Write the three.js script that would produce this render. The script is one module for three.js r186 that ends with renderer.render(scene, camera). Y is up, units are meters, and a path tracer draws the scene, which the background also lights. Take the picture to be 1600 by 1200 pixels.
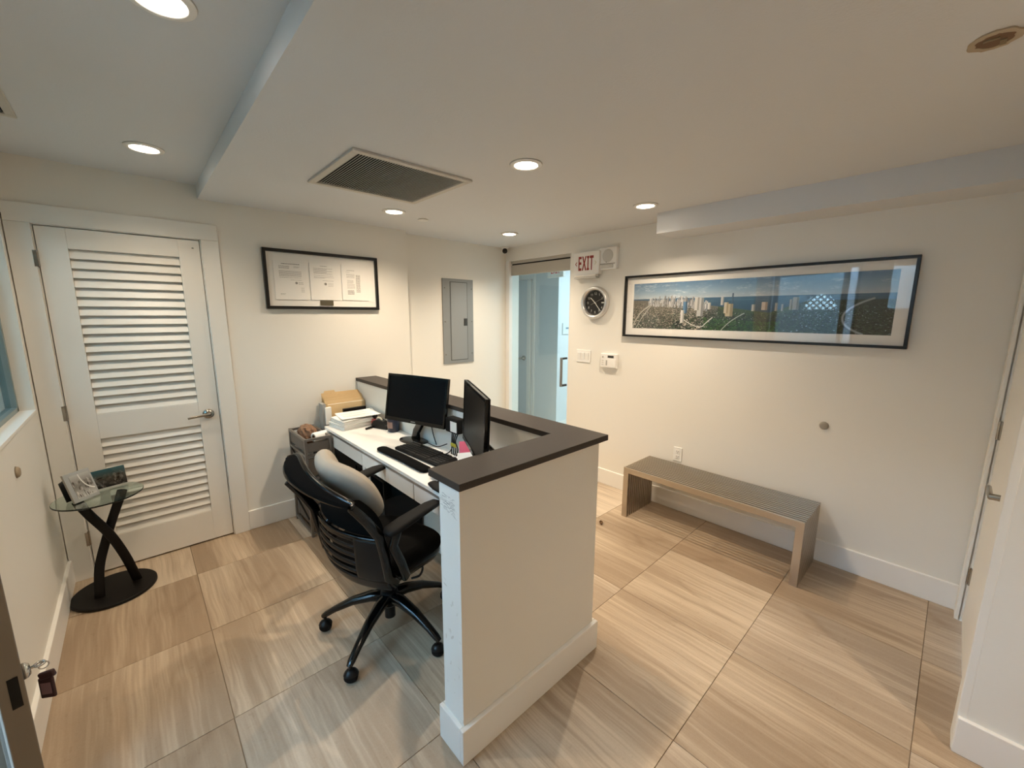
import * as THREE from 'three';
import { RoundedBoxGeometry } from 'three/addons/geometries/RoundedBoxGeometry.js';
import { mergeGeometries } from 'three/addons/utils/BufferGeometryUtils.js';

// ------------------------------------------------------------------ camera, sky, exposure
const scene = new THREE.Scene();
const FOCAL = 639.61, YAW = 0.7445, PITCH = 0.1686, ROLL = 0.0032;
const camera = new THREE.PerspectiveCamera(2 * Math.atan(600 / FOCAL) * 180 / Math.PI, 4 / 3, 0.02, 200);
camera.position.set(-3.1265, 1.5752, 3.3784);
{
  const fw = new THREE.Vector3(Math.sin(YAW) * Math.cos(PITCH), -Math.sin(PITCH), -Math.cos(YAW) * Math.cos(PITCH));
  const r = new THREE.Vector3(Math.cos(YAW), 0, Math.sin(YAW)), u = r.clone().cross(fw);
  camera.up.copy(u.multiplyScalar(Math.cos(ROLL)).addScaledVector(r, -Math.sin(ROLL)));
  camera.lookAt(camera.position.clone().add(fw));
}
scene.add(camera);
const renderer = new THREE.WebGLRenderer({ antialias: true });
renderer.toneMapping = THREE.LinearToneMapping;
renderer.toneMappingExposure = 1.0;
renderer.shadowMap.enabled = true;
renderer.shadowMap.type = THREE.PCFSoftShadowMap;

const SKY_STRENGTH = 26.0, LAMP = 5.8, CORRIDOR = 10.0;
const WARM = new THREE.Color().setRGB(1.0, 0.825, 0.62), COOL = new THREE.Color().setRGB(0.70, 0.885, 1.0);

// ------------------------------------------------------------------ numbers
let seed = 7;
function rnd(a = 0, b = 1) { seed = (seed * 1664525 + 1013904223) >>> 0; return a + (b - a) * (seed / 4294967296); }
function hash(x, y) { let h = (x * 374761393 + y * 668265263) | 0; h = Math.imul(h ^ (h >>> 13), 1274126177); return ((h ^ (h >>> 16)) >>> 0) / 4294967296; }
function vnoise(x, y, px = 0, py = 0) {
  let xi = Math.floor(x), yi = Math.floor(y); const fx = x - xi, fy = y - yi;
  const w = (a, p) => p ? ((a % p) + p) % p : a, sx = fx * fx * (3 - 2 * fx), sy = fy * fy * (3 - 2 * fy);
  const a = hash(w(xi, px), w(yi, py)), b = hash(w(xi + 1, px), w(yi, py)), c = hash(w(xi, px), w(yi + 1, py)), d = hash(w(xi + 1, px), w(yi + 1, py));
  return a + (b - a) * sx + (c - a) * sy + (a - b - c + d) * sx * sy;
}
function dataTexture(n, m, fn, srgb = true) {
  const d = new Uint8Array(n * m * 4);
  for (let y = 0; y < m; y++) for (let x = 0; x < n; x++) { const c = fn(x / n, y / m), i = (y * n + x) * 4; d[i] = c[0]; d[i + 1] = c[1]; d[i + 2] = c[2]; d[i + 3] = 255; }
  const t = new THREE.DataTexture(d, n, m, THREE.RGBAFormat);
  t.magFilter = THREE.LinearFilter; t.minFilter = THREE.LinearMipmapLinearFilter; t.generateMipmaps = true;
  t.wrapS = t.wrapT = THREE.RepeatWrapping; if (srgb) t.colorSpace = THREE.SRGBColorSpace; t.needsUpdate = true;
  return t;
}
function canvasTexture(w, h, draw) {
  const c = document.createElement('canvas'); c.width = w; c.height = h;
  draw(c.getContext('2d'), w, h);
  const t = new THREE.CanvasTexture(c); t.colorSpace = THREE.SRGBColorSpace; return t;
}

// the sky: clear air with a thin high haze, the same all round
{
  const n = 256, m = 128, d = new Float32Array(n * m * 4);
  for (let y = 0; y < m; y++) for (let x = 0; x < n; x++) {
    const up = Math.sin((y / (m - 1) - 0.5) * Math.PI), i = (y * n + x) * 4, cl = 0.85 + 0.3 * vnoise(x / 16, y / 5, 16);
    const k = Math.pow(1 - Math.max(0, up), 2.5), s = up < 0 ? 0.35 : 1;
    d[i] = SKY_STRENGTH * s * cl * (0.30 + 0.22 * k); d[i + 1] = SKY_STRENGTH * s * cl * (0.50 + 0.16 * k); d[i + 2] = SKY_STRENGTH * s * cl * (0.78 + 0.04 * k); d[i + 3] = 1;
  }
  const t = new THREE.DataTexture(d, n, m, THREE.RGBAFormat, THREE.FloatType);
  t.mapping = THREE.EquirectangularReflectionMapping; t.magFilter = THREE.LinearFilter; t.needsUpdate = true;
  scene.background = t;
}

// ------------------------------------------------------------------ building helpers
const used = new Map();
function numbered(name) { const k = used.get(name) || 0; used.set(name, k + 1); return k ? `${name}_${String(k).padStart(3, '0')}` : name; }
function tag(o, label, category, group, kind) {
  if (label) o.userData.label = label; if (category) o.userData.category = category;
  if (group) o.userData.group = group; if (kind) o.userData.kind = kind; return o;
}
function thing(name, pos, turn, label, category, group) {
  const o = new THREE.Group(); o.name = numbered(name); o.position.set(...pos); o.rotation.y = turn || 0; scene.add(o);
  return tag(o, label, category, group);
}
function part(name, geo, mat, parent = scene) {
  const o = new THREE.Mesh(Array.isArray(geo) ? (geo.length > 1 ? mergeGeometries(geo.map((g) => { const q = g.index ? g.toNonIndexed() : g; for (const k of Object.keys(q.attributes)) if (!['position', 'normal', 'uv'].includes(k)) q.deleteAttribute(k); return q; })) : geo[0]) : geo, mat);
  o.name = parent === scene ? numbered(name) : name; o.castShadow = o.receiveShadow = true; parent.add(o); return o;
}
function struct(name, geo, mat, parent = scene) { const o = part(name, geo, mat, parent); if (parent === scene) o.userData.kind = 'structure'; return o; }
function structGroup(name) { const o = new THREE.Group(); o.name = numbered(name); o.userData.kind = 'structure'; scene.add(o); return o; }
const B = (w, h, d, x = 0, y = 0, z = 0, r = 0, s = 2) => (r ? new RoundedBoxGeometry(w, h, d, s, r) : new THREE.BoxGeometry(w, h, d)).translate(x, y, z);
// a box by its two corners, uv in metres
function C(x0, y0, z0, x1, y1, z1, r = 0) { const g = B(Math.abs(x1 - x0), Math.abs(y1 - y0), Math.abs(z1 - z0), (x0 + x1) / 2, (y0 + y1) / 2, (z0 + z1) / 2, r); return metres(g); }
function metres(g) {
  const p = g.attributes.position, n = g.attributes.normal, uv = new Float32Array(p.count * 2);
  for (let i = 0; i < p.count; i++) {
    const ax = Math.abs(n.getX(i)), ay = Math.abs(n.getY(i)), az = Math.abs(n.getZ(i));
    uv[2 * i] = ax > ay && ax > az ? p.getZ(i) : p.getX(i); uv[2 * i + 1] = ay > ax && ay > az ? p.getZ(i) : p.getY(i);
  }
  g.setAttribute('uv', new THREE.BufferAttribute(uv, 2)); return g;
}
const cyl = (r0, r1, h, x = 0, y = 0, z = 0, n = 28) => new THREE.CylinderGeometry(r0, r1, h, n).translate(x, y, z);
const V = (x, y, z) => new THREE.Vector3(x, y, z);
const lathe = (pts, n = 40) => new THREE.LatheGeometry(pts.map((p) => new THREE.Vector2(...p)), n);
const tube = (pts, r, n = 24, k = 8) => new THREE.TubeGeometry(new THREE.CatmullRomCurve3(pts.map((p) => V(...p))), n, r, k);
// closed shell of a surface f(u,v), u,v in 0..1, with thickness th (number or function)
function shell(f, nu, nv, th) {
  const pos = [], idx = [], uv = [], T = typeof th === 'function' ? th : () => th, e = 1e-3, nn = (nu + 1) * (nv + 1);
  for (let side = 0; side < 2; side++) for (let j = 0; j <= nv; j++) for (let i = 0; i <= nu; i++) {
    const u = i / nu, v = j / nv, p = f(u, v), a = f(Math.min(1, u + e), v).sub(f(Math.max(0, u - e), v)), b = f(u, Math.min(1, v + e)).sub(f(u, Math.max(0, v - e)));
    const n = a.cross(b).normalize().multiplyScalar(T(u, v) * (side ? -0.5 : 0.5)); p.add(n); pos.push(p.x, p.y, p.z); uv.push(u, v);
  }
  const at = (s, i, j) => s * nn + j * (nu + 1) + i;
  for (let j = 0; j < nv; j++) for (let i = 0; i < nu; i++) {
    idx.push(at(0, i, j), at(0, i + 1, j), at(0, i + 1, j + 1), at(0, i, j), at(0, i + 1, j + 1), at(0, i, j + 1));
    idx.push(at(1, i, j), at(1, i + 1, j + 1), at(1, i + 1, j), at(1, i, j), at(1, i, j + 1), at(1, i + 1, j + 1));
  }
  const rim = (a, b, c, d) => idx.push(a, b, c, a, c, d);
  for (let i = 0; i < nu; i++) { rim(at(0, i + 1, 0), at(0, i, 0), at(1, i, 0), at(1, i + 1, 0)); rim(at(0, i, nv), at(0, i + 1, nv), at(1, i + 1, nv), at(1, i, nv)); }
  for (let j = 0; j < nv; j++) { rim(at(0, 0, j), at(0, 0, j + 1), at(1, 0, j + 1), at(1, 0, j)); rim(at(0, nu, j + 1), at(0, nu, j), at(1, nu, j), at(1, nu, j + 1)); }
  const g = new THREE.BufferGeometry();
  g.setAttribute('position', new THREE.Float32BufferAttribute(pos, 3)); g.setAttribute('uv', new THREE.Float32BufferAttribute(uv, 2));
  g.setIndex(idx); g.computeVertexNormals(); return g;
}
// tapered limb: rings [x,y,z,half width,half height] swept with a rounded section
function sweep(rings, up = V(0, 1, 0), n = 16, pw = 2.6) {
  const pos = [], idx = [], c = rings.map((r) => V(r[0], r[1], r[2])), m = rings.length;
  for (let k = 0; k < m; k++) {
    const t = c[Math.min(m - 1, k + 1)].clone().sub(c[Math.max(0, k - 1)]).normalize(), s = t.clone().cross(up).normalize(), w = s.clone().cross(t).normalize();
    for (let i = 0; i < n; i++) {
      const a = i / n * Math.PI * 2, ca = Math.cos(a), sa = Math.sin(a), q = Math.pow(Math.pow(Math.abs(ca), pw) + Math.pow(Math.abs(sa), pw), -1 / pw);
      const p = c[k].clone().addScaledVector(s, ca * q * rings[k][3]).addScaledVector(w, sa * q * rings[k][4]); pos.push(p.x, p.y, p.z);
    }
  }
  for (let k = 0; k < m - 1; k++) for (let i = 0; i < n; i++) { const a = k * n + i, b = k * n + (i + 1) % n; idx.push(a, b, b + n, a, b + n, a + n); }
  for (const k of [0, m - 1]) { const q = pos.length / 3; pos.push(c[k].x, c[k].y, c[k].z); for (let i = 0; i < n; i++) { const a = k * n + i, b = k * n + (i + 1) % n; k ? idx.push(a, b, q) : idx.push(b, a, q); } }
  const g = new THREE.BufferGeometry(); g.setAttribute('position', new THREE.Float32BufferAttribute(pos, 3));
  g.setAttribute('uv', new THREE.Float32BufferAttribute(new Float32Array(pos.length / 3 * 2), 2)); g.setIndex(idx); g.computeVertexNormals(); return g;
}
function extrude(pts, depth, bevel = 0) {
  const s = new THREE.Shape(pts.map((p) => new THREE.Vector2(...p)));
  return new THREE.ExtrudeGeometry(s, { depth, bevelEnabled: bevel > 0, bevelSize: bevel, bevelThickness: bevel, bevelSegments: 2, curveSegments: 16 });
}
// wall in the x-y plane with rectangular holes, extruded to thickness t (towards +z)
function holed(x0, y0, x1, y1, holes, t) {
  const v = (x, y) => new THREE.Vector2(x, y), doors = holes.filter((h) => Array.isArray(h) && h[1] <= y0).sort((a, b) => a[0] - b[0]);
  const s = new THREE.Shape([v(x0, y0), ...doors.flatMap((h) => [v(h[0], y0), v(h[0], h[3]), v(h[2], h[3]), v(h[2], y0)]), v(x1, y0), v(x1, y1), v(x0, y1)]);
  for (const h of holes) if (!doors.includes(h)) s.holes.push(Array.isArray(h) ? new THREE.Path([v(h[0], h[1]), v(h[0], h[3]), v(h[2], h[3]), v(h[2], h[1])]) : h);
  return new THREE.ExtrudeGeometry(s, { depth: t, bevelEnabled: false, curveSegments: 24 });
}
const wallZ = (x0, y0, x1, y1, holes, z0, t) => holed(x0, y0, x1, y1, holes, t).translate(0, 0, z0);          // wall facing +-z
// wall facing +-x: local x runs along world -z, so give z as -z
const wallX = (z0, y0, z1, y1, holes, x0, t) => holed(-z1, y0, -z0, y1, holes.map((h) => Array.isArray(h) ? [-h[2], h[1], -h[0], h[3]] : h), t).rotateY(Math.PI / 2).translate(x0, 0, 0);

// ------------------------------------------------------------------ materials
const std = (hex, rough = 0.6, metal = 0, extra = {}) => new THREE.MeshStandardMaterial({ color: hex, roughness: rough, metalness: metal, ...extra });
const paintBump = dataTexture(256, 256, (u, v) => { const k = 255 * (0.5 * vnoise(u * 64, v * 64, 64, 64) + 0.5 * vnoise(u * 128, v * 128, 128, 128)); return [k, k, k]; }, false);
const bump = (rep, s) => { const t = paintBump.clone(); t.repeat.set(rep, rep); t.needsUpdate = true; return { bumpMap: t, bumpScale: s }; };
const M = {
  wall: std(0xe9e5dc, 0.62, 0, bump(3, 0.00018)),
  ceiling: std(0xdadbdc, 0.85, 0, bump(2.5, 0.0004)),
  trim: std(0xeeebe5, 0.38),
  door: std(0xece8e0, 0.42),
  casing: std(0xebe8e1, 0.4),
  grout: std(0x9d8b76, 0.9),
  steel: std(0xbfb6aa, 0.3, 0.95),
  nickel: std(0xa8a39b, 0.27, 1),
  chrome: std(0xd8d8d8, 0.12, 1),
  silver: std(0xdedddb, 0.32, 0.7),
  stone: new THREE.MeshPhysicalMaterial({ color: 0x3a332e, roughness: 0.5, specularIntensity: 0.6, ...bump(6, 0.0003) }),
  black: new THREE.MeshPhysicalMaterial({ color: 0x080808, roughness: 0.4, specularIntensity: 0.7 }),
  blackGloss: std(0x070707, 0.16),
  blackMatt: new THREE.MeshPhysicalMaterial({ color: 0x0b0b0b, roughness: 0.75, specularIntensity: 0.5 }),
  blackFabric: new THREE.MeshPhysicalMaterial({ color: 0x060606, roughness: 0.95, specularIntensity: 0.25, ...bump(40, 0.0006) }),
  rubber: new THREE.MeshPhysicalMaterial({ color: 0x0a0a0a, roughness: 0.7, specularIntensity: 0.5 }),
  screen: new THREE.MeshPhysicalMaterial({ color: 0x06080c, roughness: 0.3, specularIntensity: 0.35 }),
  whiteGloss: std(0xf2efe9, 0.16),
  white: std(0xeeece7, 0.45),
  paper: std(0xf3f1ec, 0.85),
  manila: std(0xd7b98a, 0.85),
  grey: std(0x7e8283, 0.45),
  greyDark: std(0x4d4f4f, 0.6),
  cartSilver: std(0x8d8883, 0.4, 0.75),
  cushion: std(0xb2a899, 0.95, 0, bump(30, 0.0008)),
  espresso: new THREE.MeshPhysicalMaterial({ color: 0x0d0907, roughness: 0.5, specularIntensity: 0.5 }),
  glass: new THREE.MeshPhysicalMaterial({ color: 0xffffff, roughness: 0.02, transmission: 1, thickness: 0, ior: 1.5 }),
  pane: new THREE.MeshPhysicalMaterial({ color: 0xf6fbfa, roughness: 0.02, transmission: 1, thickness: 0, ior: 1.5 }),
  tableGlass: new THREE.MeshPhysicalMaterial({ color: 0xe8f5f0, roughness: 0.02, transmission: 1, thickness: 0.008, ior: 1.5, attenuationColor: new THREE.Color(0x9fc9bb), attenuationDistance: 0.08 }),
  frameBlack: std(0x0b0a0a, 0.35),
  mat: std(0xf1ede6, 0.9),
  dark: std(0x1a1817, 0.9),
};

// vein-cut travertine, veins along z
const stoneMaps = [0, 1].map((k) => dataTexture(768, 768, (u, v) => {
  const o = k * 37.3, wob = 0.020 * (vnoise(v * 3, u * 2 + o) - 0.5) + 0.006 * (vnoise(v * 14, u * 5 + o) - 0.5), x = u + wob;
  const broad = vnoise(x * 6 + o, v * 0.9 + o), mid = vnoise(x * 26 + o, v * 1.6 + 3), fine = vnoise(x * 95 + o, v * 4 + 7), hair = vnoise(x * 260, v * 9 + o), grain = vnoise(u * 380, v * 380);
  let t = 0.52 * broad + 0.20 * mid + 0.17 * fine + 0.13 * hair;
  t = Math.max(0, Math.min(1, (t - 0.26) / 0.52)); t = t * t * (3 - 2 * t);
  const line = Math.max(0, 1 - Math.abs(vnoise(x * 13 + 9 + o, v * 1.1) - 0.5) * 22) * 0.30 * vnoise(v * 5, x * 30);
  const patch = vnoise(u * 5 + o, v * 5) - 0.5, pit = vnoise(u * 90, v * 60 + o) > 0.93 ? 0.13 : 0;
  const L = t - line - pit + 0.16 * patch + 0.12 * (grain - 0.5);
  const a = [168, 149, 128], b = [217, 201, 180];
  return a.map((q, i) => Math.max(0, Math.min(255, q + (b[i] - q) * L)));
}));
const tileMats = stoneMaps.flatMap((t, i) => [0xf6f2ec, 0xffffff, 0xefe8df].map((c) => new THREE.MeshStandardMaterial({ color: c, map: t, roughness: 0.5 })));

// ------------------------------------------------------------------ the room shell
const XL = -3.555, ZR = -0.12, ZC = 3.56, XW = -1.071, ZF = 5.0, H1 = 2.289, H2 = 2.371, XB = -2.732, AX = -1.277;
// floor: slab with stone tiles laid in a 0.61 grid
{
  const floor = structGroup('floor');
  part('grout_bed', C(XL - 0.2, -0.12, -1.8, 3.2, -0.004, ZF + 0.2), M.grout, floor);
  const xs = [-3.61, -3.0, -2.397, -1.803, -1.197, -0.597, 0.0], zs = [-0.21, 0.404, 1.012, 1.63, 2.231, 2.842, 3.449, 4.06, 4.67, 5.28];
  for (let i = 0; i < xs.length - 1; i++) for (let j = 0; j < zs.length - 1; j++) {
    const x0 = Math.max(xs[i], XL) + 0.0011, x1 = xs[i + 1] - 0.0011, z0 = Math.max(zs[j], ZR) + 0.0011, z1 = Math.min(zs[j + 1], ZF) - 0.0011;
    if (x0 >= XW - 0.1 && z0 > ZC) continue;
    const g = new RoundedBoxGeometry(x1 - x0, 0.012, z1 - z0, 1, 0.0012), p = g.attributes.position, uv = g.attributes.uv;
    const ou = rnd(0.27, 0.73), ov = rnd(0.27, 0.73), fl = rnd() < 0.5 ? -1 : 1;
    for (let k = 0; k < p.count; k++) uv.setXY(k, fl * p.getX(k) / 1.15 + ou, p.getZ(k) / 1.15 + ov);
    part('floor_tile', g.translate((x0 + x1) / 2, -0.006 + rnd(-0.0004, 0.0002), (z0 + z1) / 2), tileMats[Math.floor(rnd(0, 6))], floor);
  }
  part('corridor_paving', C(0.001, -0.012, -1.7, 3.1, 0, 2.6), std(0xd9d6cf, 0.4), floor);
}
// back wall with the louvred door's opening, its return and the recess
struct('wall_back', wallZ(XL - 0.2, 0, AX, 2.6, [[-3.455, -0.01, -2.746, 2.04]], -0.2, 0.2), M.wall);
struct('wall_recess', C(AX - 0.02, 0, ZR - 0.12, 0.14, 2.6, ZR), M.wall);
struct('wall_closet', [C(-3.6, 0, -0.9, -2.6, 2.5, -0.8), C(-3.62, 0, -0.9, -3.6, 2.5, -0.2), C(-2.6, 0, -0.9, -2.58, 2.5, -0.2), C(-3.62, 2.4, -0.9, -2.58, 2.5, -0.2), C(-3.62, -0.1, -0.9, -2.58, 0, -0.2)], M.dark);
// right wall with the glass door's opening
struct('wall_right', wallX(ZR, 0, ZC + 0.2, 2.6, [[-0.0623, -0.01, 0.8008, 2.15]], 0, 0.14), M.wall);
// end wall with a door, then the wall that runs on past the camera
struct('wall_end', wallZ(XW, 0, 0, 2.6, [[-0.975, -0.01, -0.105, 2.05]], ZC, 0.12), M.wall);
struct('wall_entry', wallX(ZC + 0.12, 0, ZF, 2.6, [], XW, 0.12), M.wall);
struct('wall_front', C(XL - 0.2, 0, ZF, XW + 0.12, 2.6, ZF + 0.14), M.wall);
// left wall: window, entrance door opening, big side light behind the camera
struct('wall_left', wallX(-0.2, 0, ZF, 2.6, [[0.086, 1.066, 1.33, 2.14], [1.51, -0.01, 2.47, 2.2], [2.72, 1.63, 3.42, 2.18]], XL - 0.12, 0.12), M.wall);
// ceilings and their step
struct('ceiling', C(XB, H1, ZR - 0.1, 0.1, H1 + 0.2, ZF), M.ceiling);
struct('ceiling', C(XL - 0.12, H2, -0.15, XB, H2 + 0.12, ZF), M.ceiling);
struct('ceiling', C(-0.282, 2.148, 1.814, 0.0, H1, ZC), M.ceiling);   // boxed soffit along the right wall
// skirting
const BBH = 0.144;
struct('baseboard_back', C(-2.6485, 0, -0.004, AX, BBH, 0.015, 0.004), M.trim);
struct('baseboard_recess', C(AX, 0, ZR - 0.004, 0, BBH, ZR + 0.015, 0.004), M.trim);
struct('baseboard_right', C(-0.015, 0, 0.86, 0.004, BBH, ZC - 0.012, 0.004), M.trim);
struct('baseboard_entry', C(XW - 0.016, 0, ZC - 0.012, XW + 0.01, BBH, ZF, 0.004), M.trim);
struct('baseboard_left', [C(XL - 0.004, 0, 0, XL + 0.016, BBH, 1.44, 0.004)], M.trim);
struct('baseboard_left', [C(XL - 0.004, 0, 2.54, XL + 0.016, BBH, ZF, 0.004)], M.trim);
// door casings
struct('trim_1', [C(-3.551, 0, -0.005, -3.459, 2.04, 0.018, 0.003), C(-2.742, 0, -0.005, -2.6485, 2.04, 0.018, 0.003), C(-3.551, 2.04, -0.005, -2.6485, 2.138, 0.018, 0.003), C(-3.459, 0, -0.2, -3.4545, 2.04, 0), C(-2.7465, 0, -0.2, -2.742, 2.04, 0), C(-3.459, 2.0365, -0.2, -2.742, 2.041, 0)], M.casing);
struct('trim_2', [C(XW - 0.0015, 0, ZC - 0.014, -0.975, 2.05, ZC + 0.01, 0.003), C(-0.105, 0, ZC - 0.014, -0.012, 2.05, ZC + 0.01, 0.003), C(XW - 0.0015, 2.05, ZC - 0.014, -0.012, 2.147, ZC + 0.01, 0.003)], M.casing);
struct('trim_3', [C(-0.006, 0, -0.118, 0.14, 2.15, -0.058, 0.002), C(-0.002, 0, 0.7985, 0.14, 2.15, 0.803), C(-0.002, 2.147, -0.06, 0.14, 2.152, 0.8)], M.trim);
struct('trim_4', [C(XL - 0.13, 0, 1.505, XL + 0.012, 2.2, 1.535), C(XL - 0.13, 0, 2.445, XL + 0.012, 2.2, 2.475), C(XL - 0.13, 2.17, 1.505, XL + 0.012, 2.2, 2.475)], std(0x9b9a97, 0.4, 0.6));

// louvred closet door
{
  const d = structGroup('door_1'); d.position.set(0, 0, 0); tag(d, 'white louvred closet door beside the glass side table', 'door');
  const x0 = -3.4512, x1 = -2.7495, xa = -3.337, xb = -2.858, z0 = -0.04, z1 = -0.004;
  part('stile', C(x0, 0.01, z0, xa, 2.033, z1, 0.002), M.door, d); part('stile', C(xb, 0.01, z0, x1, 2.033, z1, 0.002), M.door, d);
  for (const [a, b] of [[0.01, 0.219], [0.836, 0.986], [1.924, 2.033]]) part('rail', C(xa, a, z0, xb, b, z1, 0.002), M.door, d);
  const slat = B(xb - xa, 0.0085, 0.0565, 0, 0, 0, 0.003), place = (y) => { const m = part('louver_slat', slat, M.door, d); m.position.set((xa + xb) / 2, y, -0.021); m.rotation.x = 1.12; };
  for (let i = 0; i < 18; i++) place(0.986 + (i + 0.48) * (1.924 - 0.986) / 18);
  for (let i = 0; i < 12; i++) place(0.219 + (i + 0.48) * (0.836 - 0.219) / 12);
  for (const y of [1.86, 1.014, 0.247]) { const h = part('hinge', [cyl(0.0065, 0.0065, 0.085, -3.4545, y, 0.003, 12), C(-3.468, y - 0.042, -0.006, -3.455, y + 0.042, 0.0195)], M.nickel, d); }
  const lv = part('lever_handle', [lathe([[0.0001, 0], [0.033, 0], [0.033, 0.004], [0.029, 0.009], [0.012, 0.012], [0.011, 0.045], [0.0001, 0.046]]).rotateX(Math.PI / 2)], M.nickel, d); lv.position.set(-2.809, 0.905, z1);
  part('lever', sweep([[0.004, 0, 0.042, 0.008, 0.011], [-0.03, -0.001, 0.045, 0.006, 0.009], [-0.075, -0.004, 0.045, 0.005, 0.008], [-0.115, -0.009, 0.043, 0.004, 0.007]]), M.nickel, lv);
  part('door_stop', cyl(0.005, 0.005, 0.006, -2.785, 1.985, z1 + 0.002, 10).rotateX(0), M.grey, d);
}
// frameless glass door in the right wall's opening, with its header
{
  const d = structGroup('door_2'); tag(d, 'frameless glass door with square pull handle below a grey header', 'door');
  part('glass_pane', C(0.034, 0.012, -0.052, 0.044, 1.998, 0.794), M.pane, d);
  part('header_panel', C(0.024, 1.995, -0.058, 0.055, 2.104, 0.798, 0.002), std(0xb9b2a6, 0.5), d);
  part('shadow_gap', C(0.036, 2.10, -0.058, 0.05, 2.125, 0.798), M.dark, d);
  part('header_track', C(0.02, 2.118, -0.058, 0.06, 2.148, 0.798, 0.002), std(0xb3ada3, 0.5), d);
  const h = part('pull_handle', [B(0.02, 0.29, 0.02, -0.045, 1.01, 0.752, 0.002)], std(0x83827e, 0.4, 0.5), d);
  for (const y of [0.875, 1.145]) part('standoff', B(0.07, 0.02, 0.02, -0.0005, y, 0.752, 0.002), std(0x4d4843, 0.35, 0.8), h);
}
// flush door in the end wall
{
  const d = structGroup('door_3'); tag(d, 'plain white door in the end wall at the right edge', 'door');
  part('door_slab', C(-0.972, 0.01, ZC + 0.014, -0.108, 2.045, ZC + 0.054, 0.002), M.door, d);
  for (const y of [1.03, 0.257, 1.82]) part('hinge', [cyl(0.007, 0.007, 0.09, -0.104, y, ZC + 0.006, 12), C(-0.12, y - 0.045, ZC + 0.008, -0.09, y + 0.045, ZC + 0.016)], M.nickel, d);
  const r = part('lever_rose', lathe([[0.0001, 0], [0.032, 0], [0.032, 0.006], [0.012, 0.01], [0.011, 0.05], [0.0001, 0.05]]).rotateX(-Math.PI / 2), M.nickel, d); r.position.set(-0.905, 0.93, ZC + 0.014);
  part('lever', sweep([[-0.008, 0, -0.045, 0.008, 0.01], [0.03, 0, -0.047, 0.008, 0.01], [0.115, 0, -0.047, 0.008, 0.01]]), M.nickel, r);
}
// window in the left wall
{
  const w = structGroup('window_1'); tag(w, 'interior window with white sill at the left edge', 'window');
  part('window_frame', [C(XL - 0.1, 1.066, 0.086, XL - 0.055, 1.09, 1.33, 0.002), C(XL - 0.1, 2.116, 0.086, XL - 0.055, 2.14, 1.33, 0.002), C(XL - 0.1, 1.066, 0.086, XL - 0.055, 2.14, 0.11, 0.002), C(XL - 0.1, 1.066, 1.306, XL - 0.055, 2.14, 1.33, 0.002)], std(0x8e9a98, 0.4, 0.5), w);
  part('glass_pane', C(XL - 0.082, 1.08, 0.1, XL - 0.076, 2.13, 1.32), new THREE.MeshPhysicalMaterial({ color: 0xa9bdbb, roughness: 0.03, transmission: 1, thickness: 0, ior: 1.5 }), w);
  part('window_sill', C(XL - 0.12, 1.05, 0.086, XL + 0.004, 1.0665, 1.33, 0.002), M.trim, w);
}
{
  const w = structGroup('window_4'); tag(w, 'high side window beside the entrance door, behind the camera', 'window');
  part('window_frame', [C(XL - 0.1, 1.63, 2.72, XL - 0.05, 1.66, 3.42), C(XL - 0.1, 2.15, 2.72, XL - 0.05, 2.18, 3.42), C(XL - 0.1, 1.66, 2.72, XL - 0.05, 2.15, 2.75), C(XL - 0.1, 1.66, 3.39, XL - 0.05, 2.15, 3.42)], M.trim, w);
  part('glass_pane', C(XL - 0.078, 1.65, 2.74, XL - 0.072, 2.16, 3.40), M.pane, w);
}
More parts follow.
